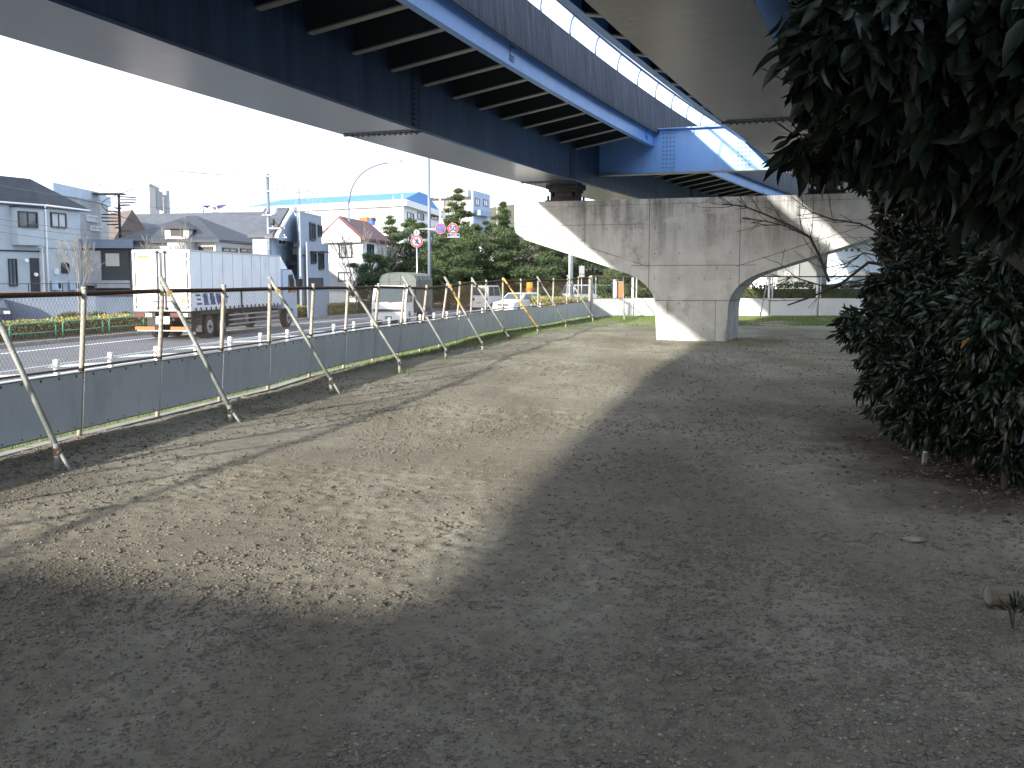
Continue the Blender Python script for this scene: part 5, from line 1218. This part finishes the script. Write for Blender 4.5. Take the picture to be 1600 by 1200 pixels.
# ------------------------------------------------------------------ evergreens on the right
def leafy(name,label,cat,blobs,n,size,seed,trunks,mats,droop=-.9,wid=.36,yel=0.0,group=None,limb=True,rad=.9):
    """blobs: (px,py,Y,rpx_x,rpx_y,depth) ; leaves sit in whorls on twigs through each blob's volume"""
    rg=np.random.default_rng(seed); b0=trunks[0][0]; T=thing_w(name,label,cat,tuple(b0),group)
    vol=np.array([b[3]*b[4]*(b[2]**2)*max(b[5],.3)**.5 for b in blobs]); cnt=(n*vol/vol.sum()).astype(int); Cs=[];Ds=[];cen=[]
    tw=MB()
    for (px,py,Y,rx,ry,dp),c in zip(blobs,cnt):
        o=at(px,py,Y); ax=np.array([rx/F*Y,dp,ry/F*Y]); cen.append((o,ax)); kw=max(3,c//7)
        d=rand_dir(rg,kw)*(rg.uniform(.25,1,(kw,1))**.45); P=d*ax+np.array(o)
        for k in range(7):
            j=rg.normal(size=(kw,3))*.02
            dd=rand_dir(rg,kw)*.9+d*.9; dd[:,2]+=droop; Cs.append(P+j); Ds.append(dd)
        for q,dv in list(zip(P,d))[:max(6,kw//8)]:
            q=Vector(q); tw.tube([q-Vector(dv)*.28+Vector((0,0,.05)),q],.004,3,cap=False)
    C=np.concatenate(Cs);D=np.concatenate(Ds); ok=(C[:,2]>.03)&(np.hypot(C[:,0],C[:,1])>.75); C=C[ok];D=D[ok]; m=len(C)
    mi=(rg.random(m)<yel).astype(int); mi=np.where((mi==0)&(rg.random(m)<.22)&(len(mats)>2),2,mi)
    leaf_cloud('foliage',C,D,size*rg.uniform(.5,1.25,m),mats,T,seed,wid,.22,mi)
    g=MB(); rn=random.Random(seed)
    for (b,t,r) in trunks:
        b=Vector(b);t=Vector(t); g.tube([b-Vector((0,0,.1)),b.lerp(t,.35)+Vector((rn.uniform(-.06,.06),rn.uniform(-.06,.06),0)),b.lerp(t,.7)+Vector((rn.uniform(-.08,.08),0,0)),t],r,8,0,r*.5)
    tr=g.build('trunk',M['bark'],T)
    g=MB()
    if limb:
        for o,ax in cen:
            b,t,r=min(trunks,key=lambda q:(Vector(q[1])-o).length); b=Vector(b);t=Vector(t); s=b.lerp(t,rn.uniform(.45,.95)); g.tube([s,s.lerp(o,.55)+Vector((0,0,.12)),o],r*.35,5,0,.008,cap=False)
            for k in range(7):
                e=o+Vector([float(a)*rn.uniform(-.85,.85) for a in ax]); g.tube([s.lerp(o,.8),o.lerp(e,.5),e],.009,4,0,.004,cap=False)
    g.build('branches',M['bark'],tr); tw.build('twigs',M['bark'],tr)
    return T
DL=[M['leafdark'],M['leafyel'],M['leafmid']]
v=lambda x,y,z=0: Vector((x,y,z))
# low glossy shrub reaching out over the dirt
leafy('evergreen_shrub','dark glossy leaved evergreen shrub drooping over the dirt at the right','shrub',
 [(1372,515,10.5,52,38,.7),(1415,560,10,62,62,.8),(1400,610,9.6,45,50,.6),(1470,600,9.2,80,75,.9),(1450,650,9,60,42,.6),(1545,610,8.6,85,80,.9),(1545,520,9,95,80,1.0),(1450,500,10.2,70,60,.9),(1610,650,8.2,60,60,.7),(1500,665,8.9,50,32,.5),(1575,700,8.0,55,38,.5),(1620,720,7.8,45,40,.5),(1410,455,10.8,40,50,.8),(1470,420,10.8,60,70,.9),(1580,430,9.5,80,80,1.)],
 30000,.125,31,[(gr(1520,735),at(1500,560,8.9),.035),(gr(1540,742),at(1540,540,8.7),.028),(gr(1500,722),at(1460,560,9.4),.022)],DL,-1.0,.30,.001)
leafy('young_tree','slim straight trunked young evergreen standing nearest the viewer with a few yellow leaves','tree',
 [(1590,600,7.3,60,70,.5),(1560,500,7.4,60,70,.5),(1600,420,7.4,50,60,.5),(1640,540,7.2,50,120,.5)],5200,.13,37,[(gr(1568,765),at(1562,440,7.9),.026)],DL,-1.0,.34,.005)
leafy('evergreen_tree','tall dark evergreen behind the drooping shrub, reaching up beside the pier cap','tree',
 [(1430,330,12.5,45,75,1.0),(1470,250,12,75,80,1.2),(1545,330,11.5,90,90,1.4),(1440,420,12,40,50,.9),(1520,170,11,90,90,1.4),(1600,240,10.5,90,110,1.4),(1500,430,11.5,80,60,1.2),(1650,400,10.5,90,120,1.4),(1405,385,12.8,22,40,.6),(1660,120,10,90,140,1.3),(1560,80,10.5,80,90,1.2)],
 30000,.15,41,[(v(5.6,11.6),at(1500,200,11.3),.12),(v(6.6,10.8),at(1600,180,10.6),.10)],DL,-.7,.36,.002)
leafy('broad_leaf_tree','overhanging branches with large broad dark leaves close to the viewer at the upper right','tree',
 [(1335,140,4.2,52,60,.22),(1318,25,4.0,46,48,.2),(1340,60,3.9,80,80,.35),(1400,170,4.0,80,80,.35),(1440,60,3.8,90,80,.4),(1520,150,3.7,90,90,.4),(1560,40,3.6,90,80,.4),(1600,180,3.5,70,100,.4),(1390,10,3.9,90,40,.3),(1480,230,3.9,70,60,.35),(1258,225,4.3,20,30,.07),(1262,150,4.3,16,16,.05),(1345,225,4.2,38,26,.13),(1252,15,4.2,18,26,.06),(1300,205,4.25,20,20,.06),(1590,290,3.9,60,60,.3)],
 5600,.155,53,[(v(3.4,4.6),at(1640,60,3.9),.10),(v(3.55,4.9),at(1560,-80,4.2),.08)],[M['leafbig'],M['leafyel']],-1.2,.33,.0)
# fine twiggy conifer silhouette
T=thing_w('conifer','dark feathery conifer with drooping twigs between the broad leaves and the pier','tree',(6.3,14.2,0)); rg=np.random.default_rng(5); C=[]
for px,py,Y,rx,ry in ((1425,190,14,45,60),(1450,230,13.6,60,60),(1420,215,14,40,40),(1390,245,14,42,25),(1440,265,14,60,34),(1500,300,14,70,60),(1405,300,14.2,30,26),(1560,350,14,90,120),(1530,180,14,80,110)):
    o=at(px,py,Y); n=1300; d=rand_dir(rg,n)*(rg.uniform(.2,1,(n,1))**.5); C.append(d*np.array([rx/F*Y,.8,ry/F*Y])+np.array(o))
C=np.concatenate(C); needle_cloud('foliage',C,np.full(len(C),.16),M['conifer'],T,6,-.5,.22,3)
g=MB(); g.tube([(6.9,14.2,-.1),(7.0,14.2,3.2),(6.8,14.1,6.0)],.14,8,0,.05); g.build('trunk',M['bark'],T)
g=MB(); rn=random.Random(3)
for px,py in ((1380,232),(1370,262),(1392,285),(1400,205),(1420,180),(1378,248)):
    e=at(px,py,14); s=Vector((6.95,14.2,e.z-.2)); g.tube([s,s.lerp(e,.5)+Vector((0,0,.1)),e],.03,4,0,.006,cap=False)
    for k in range(9):
        q=s.lerp(e,rn.uniform(.4,1)); g.tube([q,q+Vector((rn.uniform(-.5,.1),rn.uniform(-.2,.2),rn.uniform(-.35,.2)))],.006,3,cap=False)
g.build('branches',M['bark'],T)
# leafless branches reaching left across the pier
T=thing_w('bare_branch_tree','leafless dark tree whose thin branches reach left across the concrete pier','tree',(6.2,12.9,0)); rn=random.Random(9)
def limb(g,pts,Y,r,twig=5,tl=.5,seed=0):
    P=[at(a,b,Y) for a,b in pts]; rr=random.Random(seed)
    # jitter in depth for volume
    P=[p+Vector((0,rr.uniform(-.12,.12),0)) for p in P]
    g.tube(P,r,5,0,max(r*.35,.005),cap=False)
    for i in range(len(P)-1):
        for k in range(twig):
            q=P[i].lerp(P[i+1],rr.random()); d=(P[i+1]-P[i]).normalized()+Vector((rr.uniform(-.6,.6),rr.uniform(-.6,.6),rr.uniform(-.8,.9)))
            branch(g,q,d.normalized(),tl*rr.uniform(.3,1.1),.005,1,rr,.7,.1,.0022,3,(0,2))
g=MB()
limb(g,[(1480,440),(1420,418),(1360,410),(1310,445),(1265,465),(1230,477)],12,.026,2,.5,1)
limb(g,[(1300,440),(1285,400),(1262,372),(1235,355),(1200,335),(1165,322),(1130,318)],12,.02,4,.36,2)
limb(g,[(1260,370),(1225,352),(1190,345),(1160,340)],12,.009,3,.3,3)
limb(g,[(1400,380),(1340,350),(1300,343),(1265,332),(1235,310)],12.3,.013,3,.35,4)
limb(g,[(1470,430),(1400,425),(1340,440),(1290,447),(1240,432),(1222,444)],11.8,.012,3,.35,5)
limb(g,[(1460,400),(1400,405),(1350,395),(1320,412),(1280,420)],12.2,.011,4,.35,6)
limb(g,[(1440,330),(1380,240),(1320,222),(1270,212),(1235,208)],12.1,.011,4,.4,7)
limb(g,[(1440,300),(1370,270),(1320,262),(1280,268)],12.1,.010,4,.4,8)
g.build('branches',M['bark'],T)
g=MB(); a=at(1480,440,12); g.tube([(6.2,12.9,-.1),(6.1,12.6,1.0),tuple(a),tuple(at(1460,330,12.2)),tuple(at(1440,200,12.3))],.09,7,0,.03); g.build('trunk',M['bark'],T)
# seedlings and ferns under the shrub
for i,(px,py,s,lb) in enumerate(((1440,700,.30,'small leafy seedling under the drooping shrub, left of the trunks'),(1500,705,.22,'tiny seedling directly before the shrub trunks'),(1535,715,.42,'low drooping plant at the foot of the slim trunk'),(1585,985,.16,'small green weed at the right edge below the cut stub'))):
    b=gr(px,py); T=thing_w('seedling',lb,'plant',tuple(b)); rg=np.random.default_rng(70+i); n=46; d=rand_dir(rg,n); d[:,2]=abs(d[:,2])*.9
    C=d*s*.5*rg.uniform(.1,1,(n,1))+np.array([b.x,b.y,.04+s*.25]); leaf_cloud('foliage',C,d+np.array([0,0,.1]),rg.uniform(.5,1,n)*s*.42,M['leafdark'],T,80+i,.3)
    g=MB(); 
    for k in range(5): g.tube([(b.x,b.y,-.03),(b.x+rn.uniform(-.1,.1)*s*2,b.y+rn.uniform(-.1,.1)*s*2,s*.6)],.004,4)
    g.build('stem',M['bark'],T)
# cut round stub lying at the right, marker peg, flat stone
p=gr(1572,948); T=thing_w('wooden_stub','short round grey post stub lying on the dirt at the right edge','post stub',(p.x,p.y,0)); g=MB(); a=Vector((p.x-.075,p.y+.02,.052)); b=Vector((p.x+.12,p.y-.01,.055)); g.tube([a,a.lerp(b,.02),b.lerp(a,.02),b],.05,14,0); g.build('shaft',mat('weathered_wood',(.11,.095,.075),(.16,.14,.11),scale=9,rough=.9,bump=.5,bscale=30,stretch=(.3,2,2)),T); g=MB(); g.disc(a-Vector((.004,0,0)),.044,(1,0,0),.006,14); g.build('cut_face',M['barkg'],T)
p=gr(1444,728); T=thing_w('marker_peg','small pale marker peg standing in the leaf litter','peg',(p.x,p.y,0)); g=MB(); g.box((p.x,p.y,.05),(.035,.03,.14),.3,0,.85); g.build('shaft',M['kerb'],T); g=MB(); g.box((p.x,p.y,.123),(.03,.026,.012),.3); g.build('cap',M['signw'],T)
def stone_mesh(name,P,S,mats,seed,flat=.6,mi=None):
    rg=np.random.default_rng(seed); n=len(P)
    base=np.array([[1,0,0],[0,1,0],[-1,0,0],[0,-1,0],[0,0,1],[0,0,-1],[.62,.62,.5],[-.62,.62,.5],[-.62,-.62,.5],[.62,-.62,.5]],float)
    tri=np.array([[0,6,9],[6,4,9],[1,7,6],[7,4,6],[2,8,7],[8,4,7],[3,9,8],[9,4,8],[0,1,6],[1,2,7],[2,3,8],[3,0,9],[1,0,5],[2,1,5],[3,2,5],[0,3,5]])
    V=base[None]*rg.uniform(.55,1.25,(n,10,1)); ax=np.stack([S*rg.uniform(.7,1.3,n),S*rg.uniform(.6,1.1,n),S*flat*rg.uniform(.6,1.2,n)],1)
    V=V*ax[:,None,:]; a=rg.uniform(0,6.28,n); c,s=np.cos(a)[:,None],np.sin(a)[:,None]
    X=V[:,:,0]*c-V[:,:,1]*s; Y=V[:,:,0]*s+V[:,:,1]*c; V=np.stack([X,Y,V[:,:,2]],2)+P[:,None,:]
    Fc=(np.arange(n)*10)[:,None,None]+tri[None]
    return np_mesh(name,V.reshape(-1,3),Fc.reshape(-1,3),mats,None,nper=3,mi=None if mi is None else np.repeat(mi,16))
rg=np.random.default_rng(12)
def scatter(n,y0,y1,clump=True):
    Y=y0*(y1/y0)**(rg.random(n*3)); X=rg.uniform(-1,1,n*3)*(.56*Y+1.0); X=np.clip(X,-9,12)
    dens=vnoise(X*.8+3,Y*.8,21)*.6+vnoise(X*2.4,Y*2.4,22)*.4
    keep=(X>XL(Y)+.05)&(rg.random(n*3)<np.clip((dens-.34)*2.4,.16,1)); X=X[keep][:n];Y=Y[keep][:n]; return X,Y
m_st=[mat('pebble_grey',(.20,.185,.155),(.28,.255,.215),scale=9,rough=.9),mat('pebble_pale',(.29,.27,.235),(.37,.345,.30),scale=9,rough=.9),mat('dirt_clod',(.11,.098,.08),(.175,.155,.125),scale=9,rough=1)]
X,Y=scatter(95000,2.6,30); S=.0047*np.exp(rg.normal(0,.5,len(X)))*np.clip((Y/4)**.35,.8,1.8); S=np.clip(S,.0018,.018)
mi=rg.choice(4,len(X),p=[.15,.03,.13,.69]); S=np.where(mi==1,np.minimum(S*.6,.006),np.where(mi==0,np.minimum(S,.010),S)); P=np.stack([X,Y,gheight(X,Y)+S*.15],1); _r=np.random.default_rng(99); _n=46000; _Y=2.6*(10/2.6)**_r.random(_n); _X=_r.uniform(-1,1,_n)*(.56*_Y+.6); _k=(_X>XL(_Y)+.05)&(_r.random(_n)<.35+.65*vnoise(_X*1.7,_Y*1.7,44)); _X=_X[_k]; _Y=_Y[_k]
_S=np.clip(.0036*np.exp(_r.normal(0,.45,len(_X))),.0015,.011); P=np.concatenate([P,np.stack([_X,_Y,gheight(_X,_Y)+_S*.1],1)]); S=np.concatenate([S,_S]); mi=np.concatenate([mi,_r.choice(4,len(_X),p=[.10,.01,.29,.60])])
o=stone_mesh('pebbles',P,S*1.25,m_st,13,.6,mi); props(o,'small stones and dirt clods scattered over the bare ground','pebbles',None,'stuff')
# single larger stones
for i,(px,py,s,lb) in enumerate(((762,783,.028,'dark flat stone alone in the sunlit dirt near the shade edge'),(868,748,.022,'small dark stone at the border of shade in the middle'),(1700//2,812,.02,'') )[:2]):
    p=gr(px,py); o=stone_mesh('stone',np.array([[p.x,p.y,gheight(np.array(p.x),np.array(p.y))+.006]]),np.array([s]),[m_st[2]],50+i,.5); props(o,lb,'stone')
p=gr(1425,848); o=stone_mesh('stone',np.array([[p.x,p.y,.02]]),np.array([.085]),[m_st[0]],61,.28); props(o,'flat pointed stone in the shade below the shrub','stone')
# leaf litter under the shrubs
n=1500; a=rg.uniform(0,6.28,n); r=2.6*np.sqrt(rg.random(n)); X=5.2+np.cos(a)*r*1.0; Y=8.3+np.sin(a)*r*1.1; C=np.stack([X,Y,gheight(X,Y)+.012],1); D=rand_dir(rg,n); D[:,2]*=.15
o=leaf_cloud('leaf_litter',C,D,rg.uniform(.02,.06,n),[M['litter'],M['bushr']],None,14,.5,.2,(rg.random(n)<.5).astype(int)); props(o,'dry fallen leaves lying under the shrubs','leaf litter',None,'stuff')
# grass
def grass(name,label,X,Y,hgt,seed,mats=None):
    rg=np.random.default_rng(seed); n=len(X); Z=np.where(Y<46,gheight(X,Y),0)-.01; B=np.stack([X,Y,Z],1); D=rg.normal(size=(n,3))*.45; D[:,2]=1; S=rand_dir(rg,n); S[:,2]=0; h=(hgt*rg.uniform(.5,1.2,n))[:,None]
    V=np.stack([B-S*.006,B+S*.006,B+D*h],1).reshape(-1,3); o=np_mesh(name,V,np.arange(n*3).reshape(-1,3),M['grass'] if mats is None else mats,None,nper=3); props(o,label,'grass',None,'stuff')
n=26000; Y=rg.uniform(17,45.5,n); w=np.interp(Y,[17,22,30,44],[.2,.55,1.5,3.2])*(.5+1.0*vnoise(Y*.7,Y*0,31)); X=XL(Y)-.05+w*rg.random(n)**1.3; k=rg.random(n)<np.clip((Y-17)/10,.1,1); grass('grass','short green grass along the foot of the site fence',X[k],Y[k],.07,61)
n=9000; Y=rg.uniform(-1,46,n)**1.0; X=XL(Y)-.12-.4*rg.random(n); grass('grass','green grass strip outside the site fence footing',X,Y,.10,62)
n=90000; X=rg.uniform(4,20,n); Y=44.2-9*rg.random(n)**1.15; k=(vnoise(X*.45,Y*.45,33)+vnoise(X*1.6,Y*1.6,34)*.5>.42)|(Y>42.4); grass('grass','thin green lawn before the white fence at the far end',X[k],Y[k],.085,63)
n=9000; X=rg.uniform(-1,8,n); Y=rg.uniform(19,34,n); k=vnoise(X*.7,Y*.5,35)+vnoise(X*2.6,Y*2,36)*.5>.98; grass('grass','sparse dry grass tufts in the dirt before the pier',X[k],Y[k],.035,64)
for i,(bx_,by_) in enumerate(((361,658),(520,613),(627,583),(697,562),(755,545))):
    p=gr(bx_,by_); nn=70; grass('grass_tuft','tuft of weeds at the foot of the '+('second','third','fourth','fifth','sixth')[i]+' slanting fence prop',p.x+rg.normal(0,.07,nn),p.y+rg.normal(0,.06,nn),.09,70+i); bpy.context.scene.objects[-1] 

# belt of tall evergreens closing the park's right side
for i,(x,y,h,w) in enumerate(((8.6,-8,8,2.6),(8.2,-3,8.5,2.6),(9.6,2,9,2.8),(11.2,7.5,9,2.9),(12.8,13,9,2.9),(14.6,19,8.5,2.9),(17.5,26,8.5,3),(20.6,33,8,3))):
    T=thing_w('evergreen_tree','tall dark evergreen in the belt of trees closing the right side of the park','tree',(x,y,0),'belt of evergreens along the right side'); rg=np.random.default_rng(200+i); n=5200
    g=MB(); g.tube([(x,y,-.1),(x+.1,y,h*.5),(x,y,h*.9)],.18,8,0,.05); tr=g.build('trunk',M['bark'],T)
    d=rand_dir(rg,n)*(rg.uniform(.2,1,(n,1))**.4); lump=1+.25*np.sin(d[:,0:1]*7+i)*np.cos(d[:,1:2]*6); C=d*lump*np.array([w,w,h*.5])+np.array([x,y,h*.56]); D=d+rand_dir(rg,n)*.8; D[:,2]-=.4
    leaf_cloud('foliage',C,D,rg.uniform(.25,.5,n),M['leafdark'],T,300+i,.5)
    g=MB(); rn=random.Random(i)
    for k in range(10): a=rn.uniform(0,6.28); z=rn.uniform(.3,.8)*h; g.tube([(x,y,z),(x+math.cos(a)*w*.8,y+math.sin(a)*w*.8,z+.6)],.04,4,0,.01,cap=False)
    g.build('branches',M['bark'],tr)
